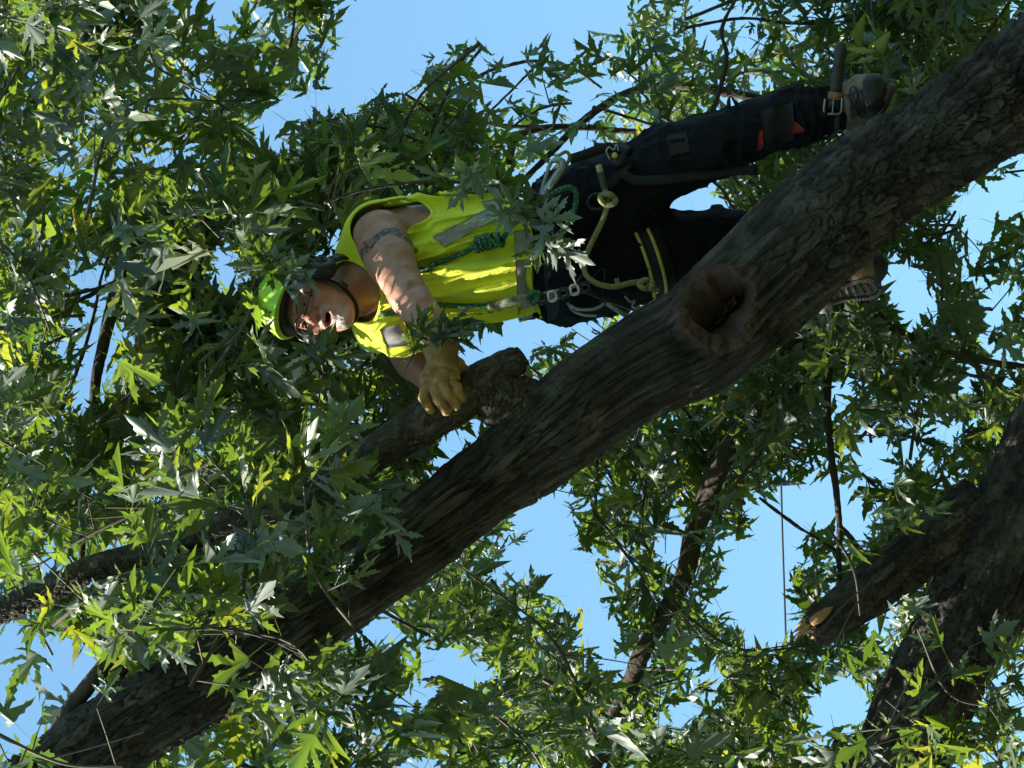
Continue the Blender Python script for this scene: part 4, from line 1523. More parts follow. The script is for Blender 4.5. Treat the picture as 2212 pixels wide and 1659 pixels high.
def shirt_shape(P):
    d = ell(P, m(905, 565, .0), (.235, .18, .142))
    d = smin(d, ell(P, m(1030, 562, .01), (.21, .178, .150)), .06)
    d = smin(d, ell(P, m(1120, 560, .0), (.12, .158, .145)), .05)
    d = smin(d, cap(P, m(806, 500, .055), m(818, 705, -.02), .080, .074), .045)
    d = smin(d, cap(P, m(800, 570, .01), m(800, 640, .02), .085, .085), .04)
    # cloth pulled down below the chest on his right side, where the sun catches it
    d = smin(d, ell(P, m(862, 700, .05), (.075, .075, .08)), .05)
    return d


def shirt_sdf(P):
    f = shirt_shape(P)
    f = f - near(f, .06, folds, P) * sstep(m(780, 0)[0], m(880, 0)[0], P[:, 0]) - near(f, .06, lambda X: .0022 * fbm(X * 22, 2, 6), P)
    # cloth is a shell: keep 7 mm, cut away at the neck, the armholes and the hem
    sh_ = np.maximum(f, -(f + .008))
    neck = chain(P, [m(812, 600, .03), m(765, 624, .07), hp(0, -.10, -.0)], [.072, .082, .085], .02)
    arm = chain(P, [m(812, 492, .12), m(838, 548, .24), EL_L], [.077, .082, .075], .02)
    arm2 = ell(P, m(868, 462, .10), (.085, .050, .085))
    rarm = chain(P, [m(852, 735, -.03), EL_R, WR_R], [.058, .06, .05], .02)
    cut = np.minimum(np.minimum(neck, smin(arm, arm2, .03)), rarm)
    hem = (P[:, 0] - m(1152, 0)[0]) + .10 * (P[:, 1] - m(0, 600)[1]) + .008 * np.sin(P[:, 1] * 28) + .5 * (P[:, 2] - .12) * .1
    d = smax(sh_, -cut, .004)
    d = smax(d, hem, .004)
    # rolled edge round the openings
    rim = np.sqrt(f * f + np.minimum(np.abs(cut), np.abs(hem)) ** 2) - .0050
    return smin(d, np.where(hem < .004, rim, 1.0), .003)


slo = np.array([m(725, 0)[0], m(0, 800)[1], -.22])
shi = np.array([m(1175, 0)[0], m(0, 380)[1], .24])
Vs, Qs = surf(shirt_sdf, slo, shi, .0043)
shirt = mk('shirt', Vs, [Qs], M_SHIRT, person, label='sleeveless high-visibility yellow work shirt')
T_SHIRT = bvh(Vs, Qs)


def patch(tree, corners, nu, nv, off, thick=.0025):
    """a four-cornered piece of cloth (picture corners a,b,c,d) laid on a surface"""
    a, b, c, d = [np.array(x, float) for x in corners]
    top = np.zeros((nu, nv, 3))
    nr = np.zeros((nu, nv, 3))
    for i in range(nu):
        for j in range(nv):
            s, t = i / (nu - 1), j / (nv - 1)
            x, y = (a * (1 - s) + b * s) * (1 - t) + (d * (1 - s) + c * s) * t
            top[i, j], nr[i, j] = cast(tree, x, y)
    nr[nr[..., 2] < 0] *= -1
    for _ in range(9):
        z = top[..., 2].copy()
        top[1:-1, 1:-1, 2] = (z[:-2, 1:-1] + z[2:, 1:-1] + z[1:-1, :-2] + z[1:-1, 2:] + 2 * z[1:-1, 1:-1]) / 6
    top[..., 2] += off
    V = np.concatenate([top.reshape(-1, 3), (top - np.array([0, 0, thick + off])).reshape(-1, 3)])
    i, j = np.meshgrid(np.arange(nu - 1), np.arange(nv - 1), indexing='ij')
    k = (i * nv + j).ravel()
    q1 = np.stack([k, k + nv, k + nv + 1, k + 1], 1)
    n0 = nu * nv
    side = []
    ring = [r * nv for r in range(nu)] + [(nu - 1) * nv + c_ for c_ in range(1, nv)] + [r * nv + nv - 1 for r in range(nu - 2, -1, -1)] + [c_ for c_ in range(nv - 2, 0, -1)]
    for x, y in zip(ring, ring[1:] + ring[:1]):
        side.append((x, x + n0, y + n0, y))
    return V, [np.vstack([q1[:, ::-1], q1 + n0, side])]


mk('reflective_strip', *patch(T_SHIRT, [(935, 512), (1062, 446), (1075, 470), (958, 533)], 22, 8, .009), M_REFL, shirt)
mk('reflective_strip', *patch(T_SHIRT, [(1040, 436), (1078, 428), (1088, 474), (1062, 480)], 10, 10, .010), M_REFL, shirt)
mk('reflective_strip', *patch(T_SHIRT, [(1110, 500), (1144, 494), (1157, 690), (1120, 692)], 10, 34, .009), M_REFL, shirt)
mk('reflective_strip', *patch(T_SHIRT, [(820, 712), (862, 700), (884, 746), (838, 752)], 10, 10, .009), M_REFL, shirt)
mk('seam', *strip(*drape(T_SHIRT, [(945, 515), (962, 534), (975, 560), (988, 590)], .002, 14), .0016, .003), M_SHIRT, shirt, smooth=False)

# ---- trousers
def trou_sdf(P):
    d = ell(P, m(1195, 545, .0), (.125, .172, .138))
    d = smin(d, ell(P, m(1245, 515, .0), (.105, .195, .140)), .05)
    a = chain(P, LEG_L, [r + (.004 if k < 4 else .002) for k, r in enumerate(LEG_L_R)], .03)
    b = chain(P, LEG_R, [r + .006 for r in LEG_R_R], .03)
    d = smin(d, smin(a, b, .025), .045)
    fo = near(d, .05, lambda X: (1 - np.abs(vnoise(X * np.array([9., 17, 17]), 21))) ** 3 * .012 + (1 - np.abs(vnoise(X * np.array([26., 14, 20]) + 4, 25))) ** 3 * .008, P)
    # gathered cloth at the shin and ankle
    gat = sstep(m(1650, 0)[0], m(1740, 0)[0], P[:, 0]) * .008 * (1 - np.abs(np.sin(P[:, 0] * 95 + 2.2 * vnoise(P * 14, 3))))
    d = d - fo - gat + .006
    return np.maximum(d, P[:, 0] - m(1822, 0)[0])


tlo = np.array([m(1080, 0)[0], m(0, 720)[1], -.22])
thi = np.array([m(1840, 0)[0], m(0, 160)[1], .26])
Vt, Qt = surf(trou_sdf, tlo, thi, .0048)
trousers = mk('trousers', Vt, [Qt], M_TROU, person)
T_TROU = bvh(Vt, Qt)
M_PATCH = noise_mat('knee_patch', (.016, .012, .011), (.026, .019, .017), 40, rough=.9)
mk('knee_patch', *patch(T_TROU, [(1438, 292), (1482, 284), (1490, 326), (1446, 338)], 10, 10, .003), M_PATCH, trousers)
mk('pocket', *patch(T_TROU, [(1262, 548), (1400, 540), (1402, 582), (1268, 596)], 18, 10, .004), M_TROU, trousers)

# ---- helmet
def helmet_sdf(P):
    q = hx(P)
    o = ell(q, (0, .050, .002), (.110, .106, .134))
    # raised crest lines and vents
    o = o - .004 * np.exp(-((np.abs(q[:, 0]) - .034) / .007) ** 2) * sstep(.05, .09, q[:, 1])
    i = o + .007
    for a_, c_, l_ in ((.055, -.02, .030), (.02, -.04, .035), (.06, -.06, .02)):
        o = smax(o, -cap(np.stack([np.abs(q[:, 0]), q[:, 1], q[:, 2]], 1), (a_, .11, c_ - l_), (a_ * 1.05, .11, c_ + l_), .008, .006) - .0 * o, .003) if False else o
    shell = np.maximum(o, -i)
    rim = q[:, 1] - (.048 + .14 * q[:, 2] * (q[:, 2] > 0) - .10 * np.minimum(q[:, 2], 0) * 0 - .012 * (q[:, 2] < -.02))
    shell = np.maximum(shell, -rim)
    # short peak
    pk = np.abs(q[:, 1] - (.064 + .06 * (q[:, 2] - .1) - 1.2 * q[:, 0] ** 2)) - .0035
    pk = np.maximum(pk, np.sqrt((q[:, 0] / .85) ** 2 + (q[:, 2] - .050) ** 2) - .108)
    pk = np.maximum(pk, -(i - .001))
    pk = np.maximum(pk, .055 - q[:, 2])
    return smin(shell, pk, .010)


pad = np.array([.16, .16, .19])
Vh, Qh = surf(helmet_sdf, HC - pad, HC + pad, .0028)
helmet = mk('helmet', Vh, [Qh], M_HELM, person, label='bright green climbing helmet with a short peak')
T_HELM = bvh(Vh, Qh)
V_, Q_ = surf(lambda P: np.maximum(ell(hx(P), (0, .050, .002), (.100, .097, .124)), -(hx(P)[:, 1] - .040 - .1 * np.maximum(hx(P)[:, 2], 0))), HC - pad, HC + pad, .004)
mk('helmet_liner', V_, [Q_], M_BLACK, helmet)
# vents: slots set into the crown
for a_, b0, c_ in ((.062, .0, -.015), (.034, .0, -.035), (-.034, .0, -.035), (-.062, .0, -.015), (.05, .0, -.075), (-.05, 0, -.075)):
    pts = []
    for k in np.linspace(-.03, .03, 7):
        r2 = 1 - (a_ / .110) ** 2 - ((c_ + k - .002) / .134) ** 2
        pts.append(hp(a_, .050 + .106 * math.sqrt(max(r2, .02)) - .0015, c_ + k))
    mk('vent', *tube(pts, [.002, .005, .006, .0065, .006, .005, .002], 14, 8), M_BLACK, helmet)
# lettering on the brow of the helmet
fc = bpy.data.curves.new('lettering', 'FONT')
fc.body = 'KASK'
fc.align_x = 'CENTER'
fc.size = 1.0
fc.offset = 0.035
fc.space_character = 1.12
fo_ = bpy.data.objects.new('lettering_source', fc)
COL.objects.link(fo_)
bpy.context.view_layer.update()
tm = fo_.to_mesh()
tv = np.array([v.co[:] for v in tm.vertices])
tf = [list(p.vertices) for p in tm.polygons]
fo_.to_mesh_clear()
bpy.data.objects.remove(fo_)
LS, TILT = .028, math.radians(-14)
tv[:, 0] *= 0.95
tx = (tv[:, 0] * math.cos(TILT) - tv[:, 1] * math.sin(TILT)) * LS
ty = (tv[:, 0] * math.sin(TILT) + tv[:, 1] * math.cos(TILT)) * LS
LC = (-.024, .092)
out = []
for x, y in zip(tx, ty):
    # his left is the reader's right
    a_ = LC[0] + x
    b_ = LC[1] + y
    h_ = T_HELM.ray_cast(Vector(hp(a_, b_, .4)), Vector(-hf))
    p_ = np.array(h_[0]) if h_[0] is not None else hp(a_, b_, .1)
    out.append(p_ + hf * .0015)
mb = MB()
for f in tf:
    for k in range(1, len(f) - 1):
        mb.F[3].append(np.array([[f[0], f[k], f[k + 1]]]))
mb.V, mb.A, mb.n = [np.array(out)], [np.zeros(len(out))], len(out)
mb.build('lettering', M_INK, helmet, smooth=False)

# ---- ear defenders on arms from the helmet
for sgn in (1, -1):
    em = MB()
    C0, C1 = hp(sgn * .078, -.008, -.012), hp(sgn * .122, -.012, -.012)
    em.add(*tube([C0, hp(sgn * .088, -.009, -.012), hp(sgn * .104, -.011, -.012), hp(sgn * .118, -.012, -.012), C1], [.034, .043, .045, .040, .026], 24, 32))
    muff = em.build('ear_defender', M_BLACK, person)
    mk('cup_disc', *tube([hp(sgn * .116, -.012, -.012), hp(sgn * .127, -.012, -.012)], [.022, .016], 6, 24), M_LENS, muff)
    mk('pivot', *tube([hp(sgn * .122, -.012, -.012), hp(sgn * .134, -.012, -.012)], [.008, .007], 4, 16), M_BLACK, muff)
    am = MB()
    for dz in (-.014, .014):
        am.add(*tube([hp(sgn * .118, -.005, -.012 + dz), hp(sgn * .124, .03, -.016 + dz), hp(sgn * .112, .058, -.020 + dz * .7)], .0035, 12, 8))
    am.build('arm', M_BLACK, muff)
# rear of the ear defender headband, standing off behind the neck
mk('neck_band', *strip(*[np.array(x) for x in ([hp(.11, -.02, -.05), hp(.115, -.045, -.085), hp(.10, -.075, -.115), hp(.06, -.09, -.13)], [norm(hl)] * 4)], .016, .006), M_BLACK, helmet, smooth=False)

# ---- chin strap with buckle
sp = MB()
pts = [hp(.080, .035, .0), hp(.079, -.03, .004), hp(.070, -.075, .012), hp(.052, -.108, .020), hp(.025, -.131, .028), hp(0, -.137, .032), hp(-.03, -.128, .028), hp(-.055, -.10, .02), hp(-.074, -.06, .01), hp(-.08, .03, 0)]
C_, _, _ = resample(pts, np.ones(len(pts)), 60)
cen = hp(0, -.03, .02)
sp.add(*strip(C_, norm(C_ - cen), .008, .004))
strapo = sp.build('chin_strap', M_WEB, person, smooth=False)
bc = hp(.069, -.082, .014)
T_ = norm(hp(.052, -.108, .020) - hp(.070, -.075, .012))
mk('buckle', *boxpts(bc + norm(bc - cen) * .004, T_ * .013, np.cross(T_, norm(bc - cen)) * .011, norm(bc - cen) * .004), M_BLACK, strapo, smooth=False)

# ---- safety glasses: thin dark half-frames and clear lenses
gl = MB()
for sgn in (1, -1):
    gl.add(*tube([hp(sgn * .078, .0, -.005), hp(sgn * .074, -.006, .04), hp(sgn * .064, -.011, .078)], .0022, 14, 8))
    gl.add(*tube([hp(sgn * .064, -.009, .079), hp(sgn * .059, -.016, .088)], [.005, .0045], 6, 10))
    gl.add(*tube([hp(sgn * .062, -.010, .085), hp(sgn * .045, -.014, .100), hp(sgn * .016, -.010, .111), hp(0, -.001, .115)], .0018, 14, 6))
    gl.add(*tube([hp(sgn * .064, -.006, .082), hp(sgn * .058, .016, .090), hp(sgn * .036, .020, .104), hp(sgn * .012, .016, .111), hp(0, .008, .112)], .0020, 18, 6))
glasses = gl.build('glasses', M_LENS, person)
ma, nt, b = mat_new('clear_lens')
b.inputs['Transmission Weight'].default_value = 1
b.inputs['Roughness'].default_value = .02
b.inputs['IOR'].default_value = 1.06
b.inputs['Specular IOR Level'].default_value = .15
for sgn in (1, -1):
    G = [[hp(sgn * (.010 + .052 * u), .018 - .031 * v - .004 * u, .113 - .030 * u ** 2 + .002 * v) for v in (0, .33, .66, 1)] for u in np.linspace(0, 1, 8)]
    G = np.array(G).reshape(-1, 3)
    i, j = np.meshgrid(np.arange(7), np.arange(3), indexing='ij')
    k = (i * 4 + j).ravel()
    q1 = np.stack([k, k + 4, k + 5, k + 1], 1)
    mk('lens', np.vstack([G, G - hf * .0012]), [np.vstack([q1, q1[:, ::-1] + 32])], ma, glasses)

# ---- gloves
GZ = .0


def glove_l(P):
    d = cap(P, m(953, 756, .425), m(955, 780, .44), .049, .040)              # cuff
    d = smin(d, cap(P, m(956, 784, .442), m(948, 812, .462), .039, .037), .012)
    # palm over the branch, wider across the knuckles
    d = smin(d, cap(P, m(925, 824, .468), m(972, 812, .462), .026, .028), .022)
    d = smin(d, ell(P, m(950, 808, .46), (.044, .040, .032)), .02)
    # knuckles -> middle joints -> tips, lying over the front of the branch
    F_ = [((921, 832, .476), (914, 858, .487), (930, 886, .478), .0135), ((936, 832, .484), (946, 862, .499), (965, 888, .490), .0145),
          ((954, 826, .486), (968, 852, .499), (984, 876, .488), .0148), ((975, 818, .480), (988, 842, .491), (997, 862, .478), .0138)]
    for a, b_, c, r in F_:
        f = smin(cap(P, m(*a), m(*b_), r * 1.08, r), cap(P, m(*b_), m(*c), r, r * .93), .006)
        d = smin(d, f, .0022)
    th = smin(cap(P, m(972, 786, .44), m(990, 788, .425), .020, .017), cap(P, m(990, 788, .425), m(1004, 800, .39), .017, .0145), .008)
    d = smin(d, th, .012)
    # creases across the back of the hand and cuff seam
    ax_ = norm(m(945, 815, .46) - m(954, 760, .43))
    s = (P - m(954, 760, .43)) @ ax_
    d = d + .0030 * np.exp(-((s - .030) / .0035) ** 2) + .0042 * np.maximum(0, np.sin(s * 260 + 9 * (P @ np.array([1., .2, 0])) + vnoise(P * 30, 6))) * sstep(.03, .045, s) * sstep(.115, .09, s)
    d = d - .0018 * fbm(P * 60, 2, 9)
    return np.maximum(d, -(cap(P, m(946, 738, .415), m(952, 757, .425), .034, .038))) if True else d


c_ = m(955, 815, .45)
V_, Q_ = surf(glove_l, c_ - np.array([.11, .13, .12]), c_ + np.array([.11, .13, .10]), .0023)
glove = mk('glove', V_, [Q_], M_GLOVE, person, label='tan leather glove closed over the branch')


def glove_r(P):
    d = cap(P, m(948, 842, .0), m(968, 862, .05), .046, .040)
    d = smin(d, ell(P, m(985, 878, .10), (.045, .04, .035)), .02)
    for k, (x, y) in enumerate([(1004, 868), (1012, 882), (1010, 897), (1000, 908)]):
        d = smin(d, chain(P, [m(985 + k * 2, 874 + k * 4, .11), m(x, y, .165), m(x - 6, y + 4, .20)], [.0145, .014, .0125], .006), .005)
    d = smin(d, cap(P, m(972, 892, .09), m(975, 916, .14), .017, .014), .01)
    return d - .0018 * fbm(P * 60, 2, 9)


c_ = m(982, 876, .10)
V_, Q_ = surf(glove_r, c_ - np.array([.12, .12, .18]), c_ + np.array([.12, .12, .14]), .0035)
mk('glove', V_, [Q_], M_GLOVE, person)

# ---- boots
BL0, BL1, BL2, BL3 = m(1806, 238, .045), m(1832, 232, .04), m(1872, 207, .13), m(1888, 199, .185)


def boot_l(P):
    d = cap(P, m(1790, 242, .05), m(1832, 230, .045), .060, .058)
    d = smin(d, cap(P, m(1838, 230, .02), m(1866, 212, .10), .062, .060), .03)
    d = smin(d, cap(P, m(1866, 210, .11), m(1884, 201, .17), .060, .050), .025)
    # tongue and folds
    s = (P - m(1815, 235, .05)) @ norm(m(1885, 200, .17) - m(1815, 235, .05))
    d = d - .0025 * fbm(P * 38, 2, 3) + .0022 * np.sin(s * 190) * np.exp(-((s - .055) / .03) ** 2)
    return d


def toe_plane(P):
    return (P - m(1897, 203, .12)) @ norm(np.array([.86, .10, .5]))


V_, Q_ = surf(boot_l, m(1775, 300, -.1), m(1960, 130, .28), .0036)
boot = mk('boot', V_, [Q_], M_BOOT, person, label='brown laced boot with a black rubber toe, standing on the limb')
T_BOOT = bvh(V_, Q_)
V_, Q_ = surf(lambda P: np.maximum(boot_l(P) - .004, -toe_plane(P) + .0), m(1775, 300, -.1), m(1975, 125, .30), .0036)
mk('toe_cap', V_, [Q_], M_BOOTB, boot)
# sole under it, following the foot
so = MB()
sn = norm(np.array([.80, -.50, -.32]))
pts = np.array([m(1846, 262, -.01), m(1880, 246, .05), m(1908, 228, .11), m(1922, 212, .17), m(1922, 200, .205)])
C_, _, _ = resample(pts, np.ones(5), 20)
so.add(*strip(C_ + sn * .006, np.tile(sn, (20, 1)), np.interp(np.linspace(0, 1, 20), [0, .2, .6, .85, 1], [.036, .040, .048, .044, .022]), .022))
so.build('sole', M_SOLE, boot, smooth=False)
lc = MB()
for k in range(5):
    t = k / 4
    x0, y0 = 1828 + 34 * t, 205 - 13 * t
    x1, y1 = 1846 + 38 * t, 252 - 16 * t
    C_, N_ = drape(T_BOOT, [(x0, y0), ((x0 + x1) / 2 + 5, (y0 + y1) / 2 - 4), (x1, y1)], .003, 12, .1)
    lc.add(*tube(C_, .0026, 14, 6))
    C_, N_ = drape(T_BOOT, [(x0 + 6, y0 - 2), (x0 + 12, (y0 + y1) / 2), (x1 - 6, y1 + 2)], .004, 12, .1)
    lc.add(*tube(C_, .0024, 14, 6))
lc.build('laces', M_STRAPL, boot)
mk('bow', *tube(drape(T_BOOT, [(1846, 226), (1840, 200), (1848, 186), (1856, 204), (1850, 226), (1858, 246), (1866, 250), (1866, 232), (1852, 224)], .007, 40, .1)[0], .0026, 44, 6), M_BOOTB, boot)


def mr(x, y, z=0.0):
    return m(x + 14, y + 15, z)


def boot_r(P):
    d = cap(P, mr(1775, 556, -.08), mr(1812, 562, -.07), .056, .052)
    d = smin(d, cap(P, mr(1806, 572, -.06), mr(1850, 572, -.03), .046, .046), .03)
    d = smin(d, cap(P, mr(1848, 570, -.03), mr(1872, 562, -.02), .046, .040), .02)
    return np.maximum(d - .002 * fbm(P * 38, 2, 5), -(P - mr(1830, 598, -.03)) @ norm(np.array([.1, 1.0, -.15])) * 1.0)


V_, Q_ = surf(boot_r, mr(1750, 650, -.2), mr(1940, 480, .08), .0038)
boot2 = mk('boot', V_, [Q_], M_BOOT, person, label='far boot, seen from below past the edge of the limb')
V_, Q_ = surf(lambda P: np.maximum(boot_r(P) - .004, mr(1872, 0)[0] - P[:, 0]), mr(1750, 650, -.2), mr(1940, 480, .08), .0038)
mk('toe_cap', V_, [Q_], M_BOOTB, boot2)
so = MB()
sn = norm(np.array([-.08, -.78, .62]))
pts = np.array([mr(1772, 618, -.05), mr(1800, 612, -.045), mr(1835, 606, -.035), mr(1862, 600, -.02), mr(1884, 590, -.01)])
C_, _, _ = resample(pts, np.ones(5), 24)
so.add(*strip(C_ + sn * .008, np.tile(sn, (24, 1)), np.interp(np.linspace(0, 1, 24), [0, .1, .35, .7, .9, 1], [.030, .038, .032, .044, .040, .018]), .02))
sole2 = so.build('sole', M_SOLE, boot2, smooth=False)
tr = MB()
Tt = norm(np.gradient(C_, axis=0))
St = norm(np.cross(Tt, np.tile(sn, (24, 1))))
W_ = np.interp(np.linspace(0, 1, 24), [0, .1, .35, .7, .9, 1], [.030, .038, .032, .044, .040, .018])
for k in range(1, 23):
    for sgn in (-1, 1):
        tr.add(*boxpts(C_[k] + sn * .010 + St[k] * sgn * (W_[k] - .004), Tt[k] * .0028, St[k] * .006, sn * .006))
    if k % 3 == 0:
        tr.add(*boxpts(C_[k] + sn * .010, Tt[k] * .004, St[k] * W_[k] * .55, sn * .004))
tr.build('tread', M_SOLE, sole2, smooth=False)


# ------------------------------------------------------------------ climbing spurs
def flatbar(path, nor, w, t):
    return strip(np.array(path), np.array([norm(nor)] * len(path)), w, t)


spur = thing('climbing_spur', m(1800, 330, .05), 'leg spur with red and black shin pad, buckled at the near boot', 'climbing spur', 'climbing spurs')
# shin pad: two red wedges either side of a black cuff
mk('shin_cuff', *patch(T_TROU, [(1642, 238), (1712, 218), (1716, 300), (1652, 330)], 16, 16, .008, .004), M_WEB, spur)
mk('red_pad', *patch(T_TROU, [(1639, 284), (1646, 280), (1649, 320), (1635, 327)], 6, 14, .010, .004), M_RED, spur)
mk('red_pad', *patch(T_TROU, [(1714, 262), (1722, 266), (1739, 283), (1711, 290)], 8, 14, .010, .004), M_RED, spur)
mk('pull_tab', *tube(mm([(1576, 236, .10), (1574, 222, .11), (1578, 208, .11), (1592, 226, .10)]), [.006, .006, .002, .006], 14, 8), M_WEB, spur)
mk('shank', *flatbar(mm([(1640, 326, .02), (1700, 304, .03), (1760, 288, .04), (1810, 280, .06)]), (.2, .5, 1), .012, .006), noise_mat('spur_shank', (.22, .18, .13), (.34, .29, .22), 30, rough=.5, metal=.4), spur, smooth=False)
mk('gaff', *tube(mm([(1800, 282, .06), (1838, 262, .08), (1862, 258, .12)]), [.008, .006, .002], 14, 8), M_STEEL, spur)
# ankle strap: wraps the boot, free end standing out to his left
ws, _ = drape(T_BOOT, [(1800, 186), (1806, 208), (1806, 230), (1802, 262), (1796, 290)], .006, 26, .06)
nn_ = norm(ws - m(1806, 238, .03))
mk('ankle_strap', *strip(ws, nn_, .0150, .004), M_STRAPL, spur, smooth=False)
fr = mm([(1802, 232, .122), (1805, 205, .125), (1808, 175, .12), (1812, 140, .115), (1817, 110, .11), (1819, 92, .105)])
frc, _, _ = resample(fr, np.ones(6), 30)
tl = mk('strap_tail', *strip(frc, np.tile(norm(np.array([.1, .1, 1])), (30, 1)), np.interp(np.arange(30), [0, 26, 29], [.0165, .0165, .008]), .004), M_STRAPL, spur, smooth=False)
for k in range(6):
    p_ = frc[int(4 + k * 3.6)] + np.array([0, 0, .0022])
    mk('punched_hole', *tube([p_ - np.array([0, 0, .002]), p_ + np.array([0, 0, .0006])], .0032, 3, 10), M_BLACK, tl)
kp = frc[5]
Tk = norm(frc[6] - frc[4])
mk('keeper', *boxpts(kp + np.array([0, 0, .001]), np.cross(Tk, [0, 0, 1.0]) * .021, Tk * .010, np.array([0, 0, .006])), M_KEEPER, spur, smooth=False)
bk = mm([(1782, 214, .131), (1781, 243, .129), (1798, 246, .129), (1816, 243, .128), (1819, 212, .131)])
mk('buckle', *tube(bk, .0034, 40, 8), M_ALU, spur)
mk('buckle_pin', *tube([m(1801, 213, .130), m(1798, 246, .133)], .0024, 6, 6), M_ALU, spur)

spur2 = thing('climbing_spur', m(1800, 640, -.05), 'pale spur shank showing past the limb beneath the far boot', 'climbing spur', 'climbing spurs')
mk('shank', *flatbar(mm([(1776, 600, -.075), (1778, 630, -.07), (1782, 655, -.06), (1786, 676, -.05)]), (.1, .1, 1), .019, .006), noise_mat('pale_shank', (.32, .30, .28), (.48, .46, .43), 40, rough=.5, metal=.3), spur2, smooth=False)
mk('gaff', *tube(mm([(1786, 672, -.05), (1792, 690, -.04), (1796, 706, -.03)]), [.007, .005, .0015], 10, 8), M_STEEL, spur2)

# ------------------------------------------------------------------ harness and its hardware
har = thing('climbing_harness', m(1420, 560, .05), 'black climbing harness with yellow-edged leg loops round hips and thighs', 'harness')


def loopband(c, ax, up, ru, rv, w, t, n=48, nm='belt', mat=None, par=None):
    """closed band round a limb: centre c, limb axis ax"""
    ax = norm(ax)
    u = norm(up - ax * (np.asarray(up) @ ax))
    v = np.cross(ax, u)
    a = np.linspace(0, 2 * math.pi, n + 1)
    N_ = np.cos(a)[:, None] * u + np.sin(a)[:, None] * v
    C = c + np.cos(a)[:, None] * u * ru + np.sin(a)[:, None] * v * rv
    return mk(nm, *strip(C, N_, w, t), mat or M_WEB, par or har, smooth=False)


loopband(m(1205, 540, .0), (1, .08, 0), (0, 1, 0), .205, .152, .045, .012, nm='waist_belt')
loopband(m(1362, 405, .035), m(1440, 352, .06) - m(1330, 425, .03), (0, 1, 0), .112, .112, .026, .007, nm='leg_loop')
lr = loopband(m(1400, 553, -.012), m(1440, 540, -.02) - m(1330, 578, 0), (0, 1, 0), .122, .120, .038, .008, nm='leg_loop', par=har)
for dx in (-.030, .006):
    ed = norm(m(1440, 540, -.02) - m(1330, 578, 0))
    loopband(m(1400, 553, -.012) + ed * dx, ed, (0, 1, 0), .1255, .1235, .0045, .003, nm='yellow_edge', mat=M_YEL, par=lr)
# hip strap running to the leg loop, with buckles, and a hanging tail
mk('strap', *strip(*drape(T_TROU, [(1230, 345), (1262, 335), (1298, 322), (1330, 318), (1362, 330)], .010, 24, .1), .014, .005), M_WEB, har, smooth=False)
mk('strap', *strip(*drape(T_TROU, [(1296, 432), (1318, 402), (1340, 378), (1362, 356)], .012, 18, .1), .013, .005), M_WEB, har, smooth=False)
C_ = mm([(1345, 372, .17), (1370, 388, .17), (1420, 388, .17), (1490, 380, .16), (1560, 371, .15), (1636, 366, .14)])
C_, _, _ = resample(C_, np.ones(6), 40)
st_ = mk('strap_tail', *strip(C_, np.tile(norm(np.array([0, .3, 1])), (40, 1)), .0135, .004), M_WEB, har, smooth=False)
mk('stitched_end', *boxpts(m(1626, 367, .1425), np.array([.012, .0015, 0]), np.array([-.0015, .0150, 0]), np.array([0, 0, .004])), M_WEB, st_, smooth=False)
bp_, bn_ = cast(T_TROU, 1335, 345)
bu = mk('buckle', *boxpts(m(1336, 348, .155), norm(np.array([.9, .45, 0])) * .024, norm(np.array([-.45, .9, 0])) * .015, np.array([0, 0, .006])), M_BLACK, har, smooth=False)
mk('rivet', *tube([m(1328, 336, .16), m(1328, 336, .170)], [.009, .007], 5, 16), M_YEL, bu)
mk('wire_loop', *tube(mm([(1318, 345, .158), (1310, 328, .162), (1316, 318, .164), (1326, 324, .163), (1332, 312, .163), (1336, 326, .160)]), .0026, 36, 8), M_ALU, har)
mk('plate', *tube(mm([(1282, 420, .165), (1271, 430, .168), (1272, 446, .168), (1288, 452, .168), (1310, 448, .168), (1326, 440, .168), (1329, 424, .166), (1318, 416, .165), (1300, 418, .165), (1282, 420, .165)]), .004, 60, 8), M_LENS, har)
# small metal parts in front of the belly
for spec, r in [([(1150, 640, .20), (1190, 630, .20), (1230, 622, .20), (1268, 612, .20)], .0036), ([(1152, 654, .20), (1195, 646, .205), (1240, 634, .205), (1276, 626, .20)], .0036),
                ([(1232, 660, .19), (1250, 668, .19), (1280, 668, .19), (1300, 660, .19), (1304, 654, .19)], .0045), ([(1226, 654, .185), (1240, 672, .18), (1262, 680, .18), (1290, 682, .18)], .004),
                ([(1310, 655, .18), (1330, 668, .18), (1350, 682, .175)], .006), ([(1350, 640, .16), (1362, 652, .16), (1372, 650, .16), (1366, 662, .16), (1380, 668, .16)], .0035)]:
    mk('metal_link', *tube(mm(spec), r, 24, 8), M_ALU, har)
for k, (x, y) in enumerate([(1168, 646), (1192, 640), (1216, 633), (1240, 626), (1262, 621)]):
    mk('pulley_link', *tube(mm([(x - 8, y - 8, .205), (x + 6, y - 10, .207), (x + 10, y + 6, .208), (x - 5, y + 9, .207), (x - 8, y - 8, .205)]), .0045, 24, 8), M_STEEL if k % 2 else M_BLACK, har)
mk('gear_loop', *tube(mm([(1270, 612, .19), (1300, 580, .16), (1306, 600, .17), (1300, 640, .18), (1296, 662, .18)]), .0022, 30, 6), M_BLACK, har)
mk('gear_tag', *patch(T_TROU, [(1326, 602), (1336, 600), (1340, 616), (1330, 618)], 5, 5, .006), noise_mat('pink_tag', (.35, .2, .2), (.45, .28, .27), 40), har)
mk('bridge', *tube(mm([(1262, 590, .16), (1250, 606, .19), (1246, 616, .20), (1256, 626, .205), (1278, 634, .20), (1320, 650, .17), (1370, 668, .14)]), .0065, 40, 10), M_BLACK, har)

